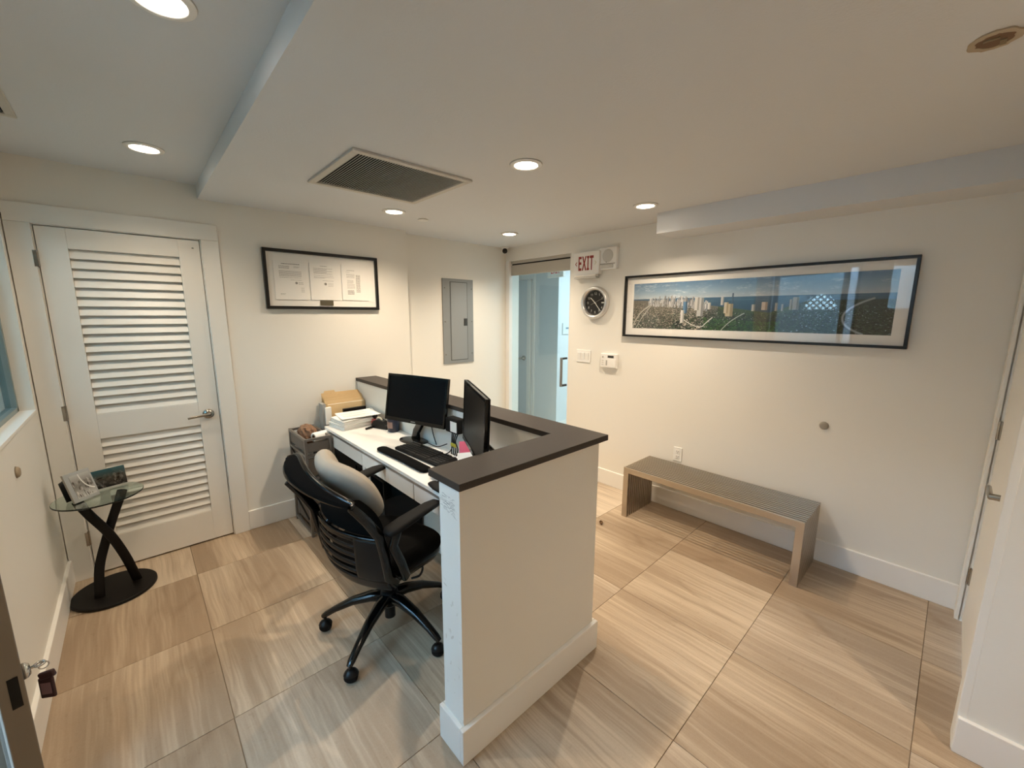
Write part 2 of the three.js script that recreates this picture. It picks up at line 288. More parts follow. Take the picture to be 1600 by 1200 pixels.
// entrance hall beyond the left wall: daylight comes in through its arched windows
{
  const arch = (zc, r, y0, ys) => { const p = new THREE.Path(); p.moveTo(-zc - r, y0); p.lineTo(-zc - r, ys); p.absarc(-zc, ys, r, Math.PI, 0, true); p.lineTo(-zc + r, y0); p.closePath(); return p; };
  const XO = -7.6, HW = std(0xdedcd6, 0.7);
  struct('wall_hall_outer', wallX(-1.2, 0, 6.6, 3.4, [arch(1.3, 0.3, 1.7, 1.72), arch(3.75, 0.6, 1.2, 1.8)], XO - 0.2, 0.2), HW);
  struct('wall_hall_far', C(XO - 0.2, 0, -1.35, XL - 0.12, 3.4, -1.2), std(0x6f7d7c, 0.7));
  struct('wall_hall_near', C(XO - 0.2, 0, 6.6, XL - 0.12, 3.4, 6.75), HW);
  struct('wall_hall_upper', [C(XL - 0.24, 2.6, -1.35, XL - 0.121, 3.4, 6.75), C(XL - 0.24, 0, ZF, XL - 0.121, 2.6, 6.75), C(XL - 0.24, 0, -1.35, XL - 0.121, 2.6, -0.2)], HW);
  struct('floor_hall', C(XO - 0.2, -0.12, -1.35, XL - 0.2, 0, 6.75), std(0xb7a995, 0.5));
  struct('ceiling_hall', [C(XO - 0.2, 3.4, -1.35, XL - 0.12, 3.5, -0.4), C(XO - 0.2, 3.4, 3.6, XL - 0.12, 3.5, 6.75), C(-5.3, 3.4, -0.4, XL - 0.12, 3.5, 3.6), C(XO - 0.2, 3.4, -0.4, XO + 0.1, 3.5, 3.6)], HW);
  const sk = structGroup('window_5'); tag(sk, 'roof light of the hall', 'window');
  for (let k = 0; k <= 4; k++) part('roof_bar', C(XO + 0.1, 3.42, -0.42 + k * 1.0, -5.3, 3.48, -0.38 + k * 1.0), M.white, sk);
  const w3 = structGroup('window_2'); tag(w3, 'arched lattice window across the hall, mirrored in the panorama glass', 'window');
  for (let k = -4; k <= 4; k++) for (const s of [-1, 1]) { const g = B(0.03, 0.9, 0.03).rotateX(s * 0.785).translate(XO - 0.1, 1.72, 1.3 + k * 0.12); part('muntin', g, M.white, w3); }
  const w4 = structGroup('window_3'); tag(w4, 'large arched front window of the hall', 'window');
  for (let k = -1; k <= 1; k++) part('muntin', C(XO - 0.12, 1.2, 3.75 + k * 0.3 - 0.015, XO - 0.07, 2.35, 3.75 + k * 0.3 + 0.015), M.white, w4);
  for (const y of [1.5, 1.8, 2.1]) part('muntin', C(XO - 0.11, y - 0.012, 3.17, XO - 0.08, y + 0.012, 4.33), M.white, w4);
  struct('pavement', C(-30, -0.2, -14, XO - 0.2, -0.1, 20), std(0xc9c7c2, 0.8));
}
// corridor beyond the glass door
{
  const CW = std(0xdfe3e4, 0.6), XC = 1.0;
  struct('wall_corridor', C(XC, 0, -1.7, XC + 0.1, 2.5, -0.212), CW);
  struct('wall_corridor', C(XC + 0.1, 0, -0.312, 3.1, 2.5, -0.212), CW);
  struct('wall_corridor', C(3.1, 0, -0.4, 3.2, 2.5, 2.6), CW);
  struct('wall_corridor', C(0.14, 0, 2.5, 3.2, 2.5, 2.6), CW);
  struct('wall_corridor', C(0.02, 0, -1.8, XC + 0.1, 2.5, -1.7), CW);
  struct('wall_corridor', C(0.02, 0, -1.8, 0.14, 2.5, ZR - 0.12), CW);
  struct('ceiling_corridor', C(0.14, 2.4, -1.8, 3.2, 2.5, 2.6), CW);
  struct('baseboard_corridor', C(XC + 0.001, 0, -0.225, 3.1, 0.12, -0.2, 0.003), M.trim);
  const d = structGroup('door_5'); tag(d, 'white corridor door with lever handle seen through the glass', 'door');
  part('door_slab', C(XC - 0.012, 0.01, -1.64, XC + 0.02, 2.04, -0.78, 0.002), std(0xd3dadb, 0.45), d);
  part('door_casing', [C(XC - 0.02, 0, -0.775, XC + 0.01, 2.05, -0.74, 0.003), C(XC - 0.032, 0, -0.735, XC + 0.01, 2.05, -0.70, 0.003), C(XC - 0.02, 0, -0.67, XC + 0.01, 2.05, -0.63, 0.003), C(XC - 0.02, 2.05, -1.68, XC + 0.01, 2.12, -0.63, 0.003)], M.trim, d);
  const r = part('lever_rose', lathe([[0.0001, 0], [0.035, 0], [0.035, 0.006], [0.014, 0.012], [0.012, 0.055], [0.0001, 0.055]]).rotateZ(Math.PI / 2), M.nickel, d); r.position.set(XC - 0.012, 0.955, -0.835);
  part('lever', sweep([[-0.055, 0, 0.012, 0.013, 0.013], [-0.058, -0.004, -0.05, 0.012, 0.013], [-0.055, -0.01, -0.15, 0.009, 0.012]]), M.nickel, r);
}

// ------------------------------------------------------------------ lamps
{
  const lens = new THREE.MeshStandardMaterial({ color: 0xfff4e2, emissive: new THREE.Color().setRGB(1, 0.86, 0.68), emissiveIntensity: 18, roughness: 0.4 });
  const spots = [
    [-1.64, H1, 1.86, 'recessed ceiling light in the lower ceiling, nearest the air grille'],
    [-1.675, H1, 0.57, 'recessed ceiling light above the framed certificates, just behind the air grille'],
    [-0.535, H1, 1.865, 'recessed ceiling light beside the boxed soffit over the panorama'],
    [-0.54, H1, 0.53, 'recessed ceiling light by the security camera and glass door'],
    [-2.985, H2, 0.57, 'recessed ceiling light in the raised ceiling above the louvred door'],
    [-2.98, H2, 1.88, 'recessed ceiling light in the raised ceiling, cut by the top edge'],
    [-1.65, H1, 4.3, 'recessed ceiling light in the lower ceiling, behind the camera'],
  ];
  for (const [x, y, z, label] of spots) {
    const t = thing('recessed_light', [x, y, z], 0, label, 'ceiling light', 'recessed ceiling lights');
    part('trim_ring', lathe([[0.056, 0.001], [0.056, -0.006], [0.06, -0.009], [0.076, -0.006], [0.079, 0.0], [0.056, 0.001]]), M.trim, t);
    part('lens', lathe([[0.0001, -0.013], [0.025, -0.012], [0.045, -0.0085], [0.056, -0.003], [0.056, 0.0]], 36), lens, t).castShadow = false;
    const l = new THREE.SpotLight(WARM, y > H1 ? LAMP * 0.45 : LAMP, 0, 1.2, 1, 2);
    l.position.set(x, y - 0.02, z); l.target.position.set(x, 0, z); l.castShadow = true; l.shadow.radius = 0.9; l.shadow.mapSize.set(1024, 1024); l.shadow.bias = -0.0005;
    l.name = 'recessed_lamp'; scene.add(l, l.target);
  }
  // corridor panel
  const p = thing('led_panel', [1.6, 2.4, 1.0], 0, 'cool white ceiling panel light of the corridor', 'ceiling light');
  part('frame', [C(-0.62, -0.012, -0.62, 0.62, 0, -0.6), C(-0.62, -0.012, 0.6, 0.62, 0, 0.62), C(-0.62, -0.012, -0.6, -0.6, 0, 0.6), C(0.6, -0.012, -0.6, 0.62, 0, 0.6)], M.white, p);
  part('diffuser', C(-0.6, -0.008, -0.6, 0.6, -0.001, 0.6), new THREE.MeshStandardMaterial({ color: 0xffffff, emissive: COOL, emissiveIntensity: 2 }), p).castShadow = false;
  const a = new THREE.RectAreaLight(COOL, CORRIDOR, 1.18, 1.18); a.position.set(1.6, 2.385, 1.0); a.lookAt(1.6, 0, 1.0); a.name = 'panel_lamp'; scene.add(a);
}
// ------------------------------------------------------------------ reception counter
{
  const scuff = canvasTexture(128, 1024, (c, w, h) => {
    c.fillStyle = '#eceae4'; c.fillRect(0, 0, w, h); seed = 51;
    c.lineCap = 'round';
    for (let k = 0; k < 46; k++) {   // pen and chair-arm scratches just under the top
      const x = rnd(2, w - 40), y = rnd(34, 92) + x * 0.12, l = rnd(8, 40); c.strokeStyle = `rgba(60,56,54,${rnd(0.25, 0.75)})`; c.lineWidth = rnd(0.5, 1.3);
      c.beginPath(); c.moveTo(x, y); c.quadraticCurveTo(x + l * 0.5, y + rnd(-12, 6), x + l, y + rnd(-5, 9)); c.stroke();
    }
    for (let k = 0; k < 26; k++) { const x = rnd(0, w), y = rnd(300, 960); c.fillStyle = `rgba(120,100,80,${rnd(0.05, 0.22)})`; c.beginPath(); c.ellipse(x, y, rnd(1, 5), rnd(2, 14), rnd(0, 3), 0, 7); c.fill(); }
  });
  const end = new THREE.MeshStandardMaterial({ map: scuff, roughness: 0.55 });
  const g = structGroup('wall_counter');
  const front = part('front_panel', new THREE.BoxGeometry(0.747, 1.022, 0.116).translate(-2.0485, 0.511, 2.310), [M.wall, end, M.wall, M.wall, M.wall, M.wall], g);
  front.userData.label = 'white panel with scratched end face';
  part('long_panel', C(-1.781, 0, 0.0, -1.672, 1.022, 2.252), M.wall, g);
  struct('baseboard_counter', [C(-2.4385, 0, 2.236, -2.4215, 0.141, 2.3674, 0.003), C(-2.4385, 0, 2.3675, -1.652, 0.141, 2.386, 0.003), C(-1.6725, 0, 0.0, -1.652, 0.141, 2.3674, 0.003), C(-2.4214, 0, 2.236, -1.79, 0.141, 2.2525, 0.003)], M.trim);
  const top = thing('counter_top', [-1.7, 1.022, 1.2], 0, 'dark stone L shaped counter top on the white reception half wall', 'counter top');
  const s = new THREE.Shape([[-1.793, 0.003], [-1.793, 2.193], [-2.425, 2.193], [-2.425, 2.374], [-1.62, 2.374], [-1.62, 0.003]].map((p) => new THREE.Vector2(p[0] + 1.7, -(p[1] - 1.2))));
  part('stone_slab', metres(new THREE.ExtrudeGeometry(s, { depth: 0.023, bevelEnabled: true, bevelSize: 0.0015, bevelThickness: 0.0015, bevelSegments: 2 }).rotateX(-Math.PI / 2).translate(0, 0.0017, 0)), M.stone, top);
}
// ------------------------------------------------------------------ desk
const DY = 0.752;
{
  const d = thing('desk', [-1.97, 0, 1.25], 0, 'narrow white gloss desk against the inside of the reception counter', 'desk');
  const x0 = -0.187, x1 = 0.187, z0 = -0.98, z1 = 0.98;
  part('desk_top', B(x1 - x0, 0.022, z1 - z0, 0, DY - 0.011, 0, 0.004), M.whiteGloss, d);
  part('trim_strip', B(0.008, 0.012, z1 - z0 - 0.01, x0 + 0.006, DY - 0.029, 0), std(0xa5a5a3, 0.3, 0.7), d);
  for (const [a, b] of [[z0 + 0.01, -0.33], [-0.32, 0.32], [0.33, z1 - 0.01]]) part('drawer_front', C(x0 + 0.005, DY - 0.125, a, x0 + 0.02, DY - 0.036, b, 0.002), M.whiteGloss, d);
  part('apron', [C(x0 + 0.02, DY - 0.12, z0 + 0.005, x1 - 0.01, DY - 0.022, z0 + 0.02), C(x0 + 0.02, DY - 0.12, z1 - 0.02, x1 - 0.01, DY - 0.022, z1 - 0.005), C(x1 - 0.02, DY - 0.12, z0 + 0.02, x1 - 0.005, DY - 0.022, z1 - 0.02)], M.whiteGloss, d);
  for (const z of [z0 + 0.03, -0.325, z1 - 0.03]) for (const x of [x0 + 0.03, x1 - 0.03]) part('leg', B(0.035, DY - 0.12, 0.035, x, (DY - 0.12) / 2, z, 0.003), M.whiteGloss, d);
}
// ------------------------------------------------------------------ monitors
function monitor(base, yaw, c, tilt, w, h, label) {
  const t = thing('monitor', [base[0], DY, base[1]], yaw, label, 'monitor');
  const inv = (p) => { const v = V(p[0] - base[0], p[1] - DY, p[2] - base[1]); return v.applyAxisAngle(V(0, 1, 0), -yaw); };
  const o = inv(c);
  const head = new THREE.Group(); head.position.copy(o); head.rotation.x = -tilt; head.name = 'head'; t.add(head);
  part('bezel', holed(-w / 2, -h / 2, w / 2, h / 2, [[-w / 2 + 0.014, -h / 2 + 0.022, w / 2 - 0.014, h / 2 - 0.014]], 0.012).translate(0, 0, -0.012), M.blackGloss, head);
  part('screen', B(w - 0.027, h - 0.035, 0.004, 0, 0.004, -0.005), M.screen, head);
  part('back_shell', shell((u, v) => { const x = (u - 0.5) * 2, y = (v - 0.5) * 2; return V(-x * w / 2 * 0.995, y * h / 2 * 0.995, -0.017 - 0.022 * (1 - x * x * x * x) * (1 - y * y * y * y)); }, 16, 12, 0.008), M.blackMatt, head);
  part('badge', B(0.035, 0.006, 0.002, 0, -h / 2 + 0.010, 0.001), std(0xb5b5b5, 0.3, 0.8), head);
  part('stand_base', lathe([[0.0001, 0.014], [0.08, 0.013], [0.108, 0.008], [0.112, 0.003], [0.112, 0], [0.0001, 0]]).scale(1, 1, 0.6), M.blackGloss, t);
  const neckTop = V(o.x, o.y - h / 2 + 0.07, o.z - 0.035);
  part('stand_neck', sweep([[0, 0.012, -0.02, 0.035, 0.018], [0, 0.06, -0.03, 0.028, 0.014], [neckTop.x * 0.7, neckTop.y * 0.7, -0.035 + neckTop.z * 0.4, 0.026, 0.012], [neckTop.x, neckTop.y, neckTop.z, 0.03, 0.012]], V(0, 0, 1)), M.blackGloss, t);
  return t;
}
monitor([-1.845, 1.035], -1.282, [-1.903, 1.058, 1.175], 0.173, 0.49, 0.294, 'black monitor facing the office chair, left of the two on the desk');
monitor([-1.95, 1.98], -2.036, [-2.022, 1.089, 1.912], 0.045, 0.515, 0.31, 'black monitor seen edge on behind the counter corner');
// ------------------------------------------------------------------ things on the desk
{
  // keyboard: far-left (-1.91,1.065) far-right (-1.856,1.535) near-right (-2.016,1.57) near-left (-2.012,1.118)
  const k = thing('keyboard', [-1.938, DY, 1.335], -Math.PI / 2 + 0.06, 'black keyboard in front of the monitors on the desk', 'keyboard');
  part('case', B(0.45, 0.016, 0.136, 0, 0.009, 0, 0.004).rotateX(0.03).translate(0, 0.003, 0), M.blackMatt, k);
  const keys = []; 
  for (let r = 0; r < 6; r++) for (let i = 0; i < 21; i++) {
    if (i === 15 || i === 19 && r === 0) continue; if (r === 5 && i > 3 && i < 10) { if (i === 4) keys.push(B(0.11, 0.007, 0.016, -0.207 + 6.5 * 0.0205, 0.0225 - 0.0006 * r, -0.055 + r * 0.0215, 0.002, 1)); continue; }
    keys.push(B(0.017, 0.007, 0.016, -0.207 + i * 0.0205, 0.0225 - 0.0006 * r, -0.055 + r * 0.0215 + (r === 0 ? -0.004 : 0), 0.002, 1));
  }
  tag(part('keys', keys, std(0x0c0b0b, 0.6), k), null, null, null, 'stuff');
  const w = thing('wrist_rest', [-2.074, DY, 1.315], -Math.PI / 2 + 0.035, 'black gel wrist rest lying before the keyboard', 'wrist rest');
  part('pad', sweep([[-0.262, 0.010, 0, 0.012, 0.006], [-0.255, 0.011, 0, 0.026, 0.010], [-0.235, 0.012, 0.001, 0.034, 0.0115], [-0.1, 0.012, -0.002, 0.035, 0.0118], [0, 0.012, -0.004, 0.034, 0.0118], [0.1, 0.012, -0.002, 0.035, 0.0118], [0.235, 0.012, 0.001, 0.034, 0.0115], [0.255, 0.011, 0, 0.026, 0.010], [0.262, 0.010, 0, 0.012, 0.006]]), M.blackFabric, w);
  const mp = thing('mouse_pad', [-2.06, DY, 1.80], -0.1, 'black mouse pad with rounded wrist bump at the desk edge', 'mouse pad');
  part('mat', new THREE.CylinderGeometry(0.105, 0.105, 0.004, 40).translate(0.02, 0.002, 0), M.blackFabric, mp);
  part('wrist_bump', sweep([[-0.075, 0.01, -0.075, 0.01, 0.006], [-0.078, 0.011, -0.065, 0.024, 0.010], [-0.08, 0.013, 0, 0.03, 0.012], [-0.078, 0.011, 0.065, 0.024, 0.010], [-0.075, 0.01, 0.075, 0.01, 0.006]]), M.rubber, mp);
  const m = thing('computer_mouse', [-2.065, DY + 0.004, 1.69], -1.5, 'black mouse half hidden by the counter corner', 'computer mouse');
  part('shell', sweep([[-0.052, 0.012, 0, 0.014, 0.010], [-0.045, 0.016, 0, 0.026, 0.015], [-0.015, 0.019, 0, 0.031, 0.018], [0.025, 0.017, 0, 0.029, 0.016], [0.048, 0.012, 0, 0.024, 0.011], [0.054, 0.009, 0, 0.014, 0.007]], V(0, 1, 0), 20, 2.2), M.black, m);
  part('scroll_wheel', new THREE.CylinderGeometry(0.008, 0.008, 0.006, 16).rotateX(Math.PI / 2).translate(0.034, 0.024, 0), M.rubber, m);
  const mug = thing('mug', [-1.835, DY, 0.735], 0.4, 'dark navy mug with a printed band behind the left monitor', 'mug');
  part('cup', lathe([[0.0001, 0], [0.036, 0], [0.04, 0.004], [0.042, 0.09], [0.0415, 0.092], [0.038, 0.09], [0.036, 0.01], [0.0001, 0.008]]), std(0x1b1f33, 0.3), mug);
  part('print', shell((u, v) => { const a = 2.6 + u * 1.2; return V(Math.cos(a) * 0.0424, 0.03 + v * 0.045, Math.sin(a) * 0.0424); }, 8, 2, 0.0006), std(0x8d7166, 0.5), mug);
  part('handle', tube([[0.040, 0.075, 0], [0.066, 0.07, 0], [0.07, 0.045, 0], [0.06, 0.025, 0], [0.041, 0.018, 0]], 0.005), std(0x1b1f33, 0.3), mug);
  const tp = thing('tape_dispenser', [-1.865, DY, 0.60], -1.2, 'black tape dispenser between paper stack and mug', 'tape dispenser');
  part('body', extrude([[-0.07, 0], [0.07, 0], [0.072, 0.02], [0.05, 0.026], [0.03, 0.05], [-0.01, 0.062], [-0.05, 0.05], [-0.07, 0.02]], 0.045, 0.003).translate(0, 0.003, -0.0225), M.black, tp);
  part('tape_roll', new THREE.TorusGeometry(0.022, 0.009, 10, 28).translate(-0.015, 0.052, 0), std(0xbfb9a8, 0.35), tp);
  part('cutter', B(0.004, 0.012, 0.03, 0.07, 0.026, 0), M.chrome, tp);
  const mk = thing('marker_pen', [-1.935, DY, 0.565], 0.35, 'short black marker lying in front of the tape dispenser', 'marker');
  part('barrel', cyl(0.008, 0.008, 0.075, 0, 0, 0, 14).rotateZ(Math.PI / 2).translate(0, 0.009, 0), M.black, mk); part('cap', cyl(0.009, 0.009, 0.04, 0, 0, 0, 14).rotateZ(Math.PI / 2).translate(0.05, 0.0095, 0), M.blackGloss, mk);
  const st = thing('hand_stamp', [-1.86, DY, 0.49], 0.3, 'small red and black hand stamp beside the paper stack', 'stamp');
  part('stamp_body', B(0.05, 0.05, 0.035, 0, 0.025, 0, 0.006), std(0xb24743, 0.4), st); part('stamp_handle', lathe([[0.0001, 0.085], [0.016, 0.08], [0.02, 0.07], [0.016, 0.06], [0.009, 0.052], [0.009, 0.05]]), M.black, st);
  // papers
  const lines = canvasTexture(256, 330, (c, w, h) => { c.fillStyle = '#f3f1ec'; c.fillRect(0, 0, w, h); seed = 91; c.fillStyle = '#8f8d8a'; for (let y = 30; y < h - 30; y += 9) if (rnd() > 0.15) c.fillRect(24, y, rnd(120, w - 50), 2.6); });
  const printed = new THREE.MeshStandardMaterial({ map: lines, roughness: 0.85 });
  const ps = [
    [[-1.975, DY, 0.375], 0.16, 0.034, 0, 'thick lower bundle of the paper stack on the desk', 'document bundles stacked on the desk end'],
    [[-1.965, DY + 0.036, 0.385], 0.06, 0.026, 1, 'middle bundle of the paper stack with a turned sheet', 'document bundles stacked on the desk end'],
    [[-1.945, DY + 0.067, 0.375], -0.12, 0.008, 2, 'top printed report lying open on the paper stack', 'document bundles stacked on the desk end'],
  ];
  for (const [pos, turn, th, n, label, group] of ps) {
    const t = thing('paper_bundle', pos, turn, label, 'papers', group); seed = 300 + n;
    const nl = Math.round(th / 0.004);
    if (n < 2) for (let i = 0; i < nl; i++) part('sheets', B(0.279, 0.0036, 0.216, rnd(-0.006, 0.006), 0.002 + i * 0.004, rnd(-0.005, 0.005)).rotateY(rnd(-0.02, 0.02)), M.paper, t);
    else for (const s of [0, 1]) part('sheet', shell((u, v) => V((u - 0.5) * 0.275, 0.004 + s * 0.004 + 0.010 * Math.pow(Math.abs(v - 0.5) * 2, 2) * (s ? 0.6 : 0.2) + 0.006 * Math.pow(u, 3), (v - 0.5) * 0.23 + s * 0.012), 12, 12, 0.0015), printed, t);
    if (n === 1) part('loose_sheet', shell((u, v) => V(-0.14 + u * 0.14, 0.029 + 0.006 * Math.sin(u * 3), -0.10 + v * 0.216), 8, 4, 0.001), M.paper, t);
  }
  const lp = thing('loose_papers', [-1.828, DY, 1.43], 0.0, 'loose crumpled white sheets behind the keyboard', 'papers');
  for (let k = 0; k < 3; k++) { const a = -0.5 + k * 0.45; const g = shell((u, v) => V((u - 0.5) * 0.07, 0.003 + k * 0.0035 + 0.004 * vnoise(u * 5 + k * 9, v * 6), (v - 0.5) * 0.24), 16, 16, 0.001).rotateY(a * 0.35).translate(k * 0.006, 0, (k - 1) * 0.055); part('sheet', g, M.paper, lp); }
  const pk = thing('pink_flyer', [-1.845, DY, 1.635], -0.5, 'pink flyer standing beside the edge on monitor', 'flyer');
  part('pink_sheet', shell((u, v) => V((u - 0.5) * 0.09, 0.001 + v * 0.13, -0.035 * v + 0.006 * Math.sin(u * 6)), 8, 8, 0.001), std(0xd8637c, 0.8), pk);
  part('white_sheet', shell((u, v) => V((u - 0.5) * 0.12, 0.0015 + v * 0.075, 0.02 - 0.02 * v), 6, 6, 0.001), M.paper, pk);
  // power adapter on the inner face of the half wall
  const ad = thing('power_adapter', [-1.782, 0.945, 1.475], -Math.PI / 2, 'black power adapter box plugged in below the counter top', 'power adapter');
  part('adapter_box', B(0.12, 0.085, 0.06, 0, 0, 0.035, 0.008), M.blackMatt, ad); part('white_label', B(0.06, 0.06, 0.002, 0.025, -0.002, 0.0655), M.white, ad);
  part('wall_plate', B(0.12, 0.118, 0.006, 0.03, 0.02, 0.003, 0.002), M.white, ad);
  for (let k = 0; k < 4; k++) part('plug_lead', tube([[-0.03 + k * 0.02, -0.04, 0.035], [-0.03 + k * 0.018, -0.09, 0.04 + 0.004 * k], [-0.035 + k * 0.02, -0.14, 0.038], [-0.03 + k * 0.016, -0.186, 0.045]], 0.0035), M.black, ad);
  part('yellow_tag', B(0.05, 0.02, 0.006, 0.0, -0.118, 0.05, 0.002), std(0xc9b83c, 0.5), ad);
  const cords = [
    ['thin black cable looping behind the keyboard to the left monitor', [[-1.80, 0.80, 1.36], [-1.83, 0.775, 1.30], [-1.87, 0.79, 1.22], [-1.905, 0.775, 1.225], [-1.905, 0.762, 1.25]]],
    ['black cable running from the adapter to the keyboard', [[-1.80, 0.81, 1.43], [-1.83, 0.775, 1.43], [-1.86, 0.765, 1.42], [-1.885, 0.775, 1.40], [-1.90, 0.765, 1.385]]],
    ['black cable lying towards the pink flyer', [[-1.88, 0.772, 1.50], [-1.85, 0.764, 1.56], [-1.855, 0.764, 1.64], [-1.88, 0.764, 1.70], [-1.92, 0.764, 1.74]]],
    ['thick black cable hanging below the left monitor against the wall', [[-1.79, 0.93, 1.14], [-1.792, 0.88, 1.17], [-1.795, 0.82, 1.20], [-1.80, 0.766, 1.24]]],
  ];
  for (const [label, pts] of cords) tag(part('power_cable', tube(pts, 0.0032, 30), M.black), label, 'cable', 'cables on the desk');
}
// ------------------------------------------------------------------ folders, holder and drawer cart at the desk end
{
  const h = thing('file_crate', [-1.945, 0, 0.13], 0, 'tall grey file crate in the corner holding the manila folders', 'file crate');
  part('crate_wall', [C(-0.165, 0, -0.105, 0.16, 0.74, -0.095), C(-0.165, 0, 0.085, 0.16, 0.74, 0.095), C(-0.165, 0, -0.095, -0.155, 0.74, 0.085), C(0.15, 0, -0.095, 0.16, 0.74, 0.085)], M.greyDark, h);
  part('shelf', C(-0.155, 0.66, -0.095, 0.15, 0.67, 0.085), M.greyDark, h);
  part('back_plate', C(-0.19, 0.70, -0.02, -0.165, 0.90, 0.06), std(0x9a9a96, 0.5), h);
  seed = 77;
  for (let k = 0; k < 5; k++) {
    const f = thing('manila_folder', [-1.94 + rnd(-0.006, 0.006), 0.67, 0.07 + k * 0.021], rnd(-0.03, 0.03), ['manila folder at the very back of the row, against the wall', 'second manila folder from the back with a raised tab', 'middle manila folder of the row with its tab at the left', 'fourth manila folder of the row with a bent top edge', 'front manila folder of the row, its plain face towards the papers'][k], 'folder', 'manila folders standing by the wall');
    const lean = -0.10 + rnd(-0.02, 0.02), tab = -0.13 + k * 0.045, up = [1.21, 1.16, 1.11, 1.05, 0.93][k];
    const pts = [[-0.148, 0], [0.148, 0], [0.148, 0.232], [0.14, 0.238], [tab + 0.09, 0.238], [tab + 0.082, 0.252], [tab + 0.008, 0.252], [tab, 0.238], [-0.148, 0.238]].map(([x, y]) => [x, y * up]);
    part('cover', extrude(pts, 0.0012).rotateX(lean), M.manila, f); part('cover', extrude(pts.map(([x, y]) => [x, Math.min(y, 0.226 * up)]), 0.0012).rotateX(lean).translate(0, 0, 0.007), std(0xdcbf90, 0.85), f);
    part('sheets', C(-0.142, 0.002, 0.0016, 0.142, 0.212, 0.006).rotateX(lean), M.paper, f);
  }
  const w = thing('paper_pad', [-2.097, 0.742, 0.19], 0.05, 'white paper pad standing left of the manila folders', 'paper pad');
  part('pages', C(-0.022, 0, -0.012, 0.022, 0.13, 0.012), M.paper, w);
  const bk = thing('black_binder', [-1.93, 0.742, 0.205], 0, 'black binder edge showing between folders and paper stack', 'binder');
  part('cover', C(-0.06, 0, -0.012, 0.12, 0.105, 0.012, 0.004), M.black, bk);

  const c = thing('drawer_cart', [-2.256, 0, 0.245], 0, 'slim silver mesh drawer cart between wall and desk', 'drawer cart');
  const X = 0.082, Z = 0.185, H = 0.725;
  for (const x of [-X, X]) for (const z of [-Z, Z]) part('post', B(0.018, H, 0.018, x, H / 2, z, 0.002), M.cartSilver, c);
  for (const y of [0.03, 0.22, 0.43, 0.60, H - 0.01]) { for (const x of [-X, X]) part('rail', B(0.014, 0.016, 2 * Z, x, y, 0), M.cartSilver, c); for (const z of [-Z, Z]) part('rail', B(2 * X, 0.016, 0.014, 0, y, z), M.cartSilver, c); }
  const mesh = std(0x746d66, 0.6, 0.4);
  for (const [a, b] of [[0.05, 0.205], [0.24, 0.40], [0.45, 0.58]]) {
    const dr = part('drawer', [C(-X + 0.012, a, -Z + 0.012, -X + 0.016, b, Z - 0.012), C(X - 0.016, a, -Z + 0.012, X - 0.012, b, Z - 0.012), C(-X + 0.012, a, Z - 0.006, X - 0.012, b, Z), C(-X + 0.012, a, -Z + 0.012, X - 0.012, a + 0.004, Z)], mesh, c);
    part('handle', B(0.07, 0.014, 0.012, 0, (a + b) / 2 + 0.03, Z + 0.005, 0.003), M.cartSilver, dr);
    part('side_bar', sweep([[-X - 0.002, b - 0.005, -Z + 0.03, 0.003, 0.006], [-X - 0.002, b - 0.05, 0, 0.003, 0.006], [-X - 0.002, b - 0.09, Z - 0.05, 0.003, 0.006]], V(1, 0, 0)), M.black, dr);
  }
  part('top_tray', [C(-X, 0.625, -Z, X, 0.631, Z), C(-X - 0.002, 0.631, -Z, -X + 0.002, 0.70, Z), C(X - 0.002, 0.631, -Z, X + 0.002, 0.70, Z), C(-X, 0.631, Z - 0.002, X, 0.69, Z + 0.002)], mesh, c);
  const bag = thing('paper_bag', [-2.256, 0.631, 0.19], 0.3, 'crumpled brown paper bag in the tray of the drawer cart', 'paper bag');
  const bg = new THREE.IcosahedronGeometry(0.062, 5), bp = bg.attributes.position;
  for (let i = 0; i < bp.count; i++) { const v = V(bp.getX(i), bp.getY(i), bp.getZ(i)), q = 0.80 + 0.42 * Math.abs(vnoise(v.x * 60 + 9, v.y * 60 + v.z * 45) - 0.5) + 0.18 * vnoise(v.x * 120 + 3, v.z * 120 + v.y * 90); v.multiplyScalar(q); bp.setXYZ(i, v.x, Math.max(v.y, -0.05) * 1.25 + 0.0626, v.z * 1.35); }
  bg.deleteAttribute('uv'); bg.deleteAttribute('normal'); bg.computeVertexNormals(); bg.setAttribute('uv', new THREE.Float32BufferAttribute(new Float32Array(bp.count * 2), 2));
  part('bag', bg, std(0x86664f, 0.9), bag);
  const roll = thing('paper_roll', [-2.208, 0.700, 0.33], 0.25, 'white paper roll lying in the cart beside the brown bag', 'paper roll');
  part('roll', lathe([[0.014, -0.05], [0.036, -0.05], [0.036, 0.05], [0.014, 0.05], [0.014, -0.05]]).rotateZ(Math.PI / 2), M.paper, roll); part('core', lathe([[0.0125, -0.051], [0.015, -0.051], [0.015, 0.051], [0.0125, 0.051], [0.0125, -0.051]]).rotateZ(Math.PI / 2), std(0x6b5137, 0.9), roll);
  // wire basket under the desk
  const wb = thing('wire_basket', [-1.93, 0, 0.80], 0, 'black wire mesh file basket under the desk', 'basket');
  const bars = []; const BX = 0.13, BZ = 0.22, BH = 0.52;
  for (const y of [0.02, BH]) { for (const x of [-BX, BX]) bars.push(B(0.008, 0.008, 2 * BZ, x, y, 0)); for (const z of [-BZ, BZ]) bars.push(B(2 * BX, 0.008, 0.008, 0, y, z)); }
  for (const x of [-BX, BX]) for (const z of [-BZ, BZ]) bars.push(B(0.008, BH, 0.008, x, BH / 2, z));
  part('rim_frame', bars, M.black, wb);
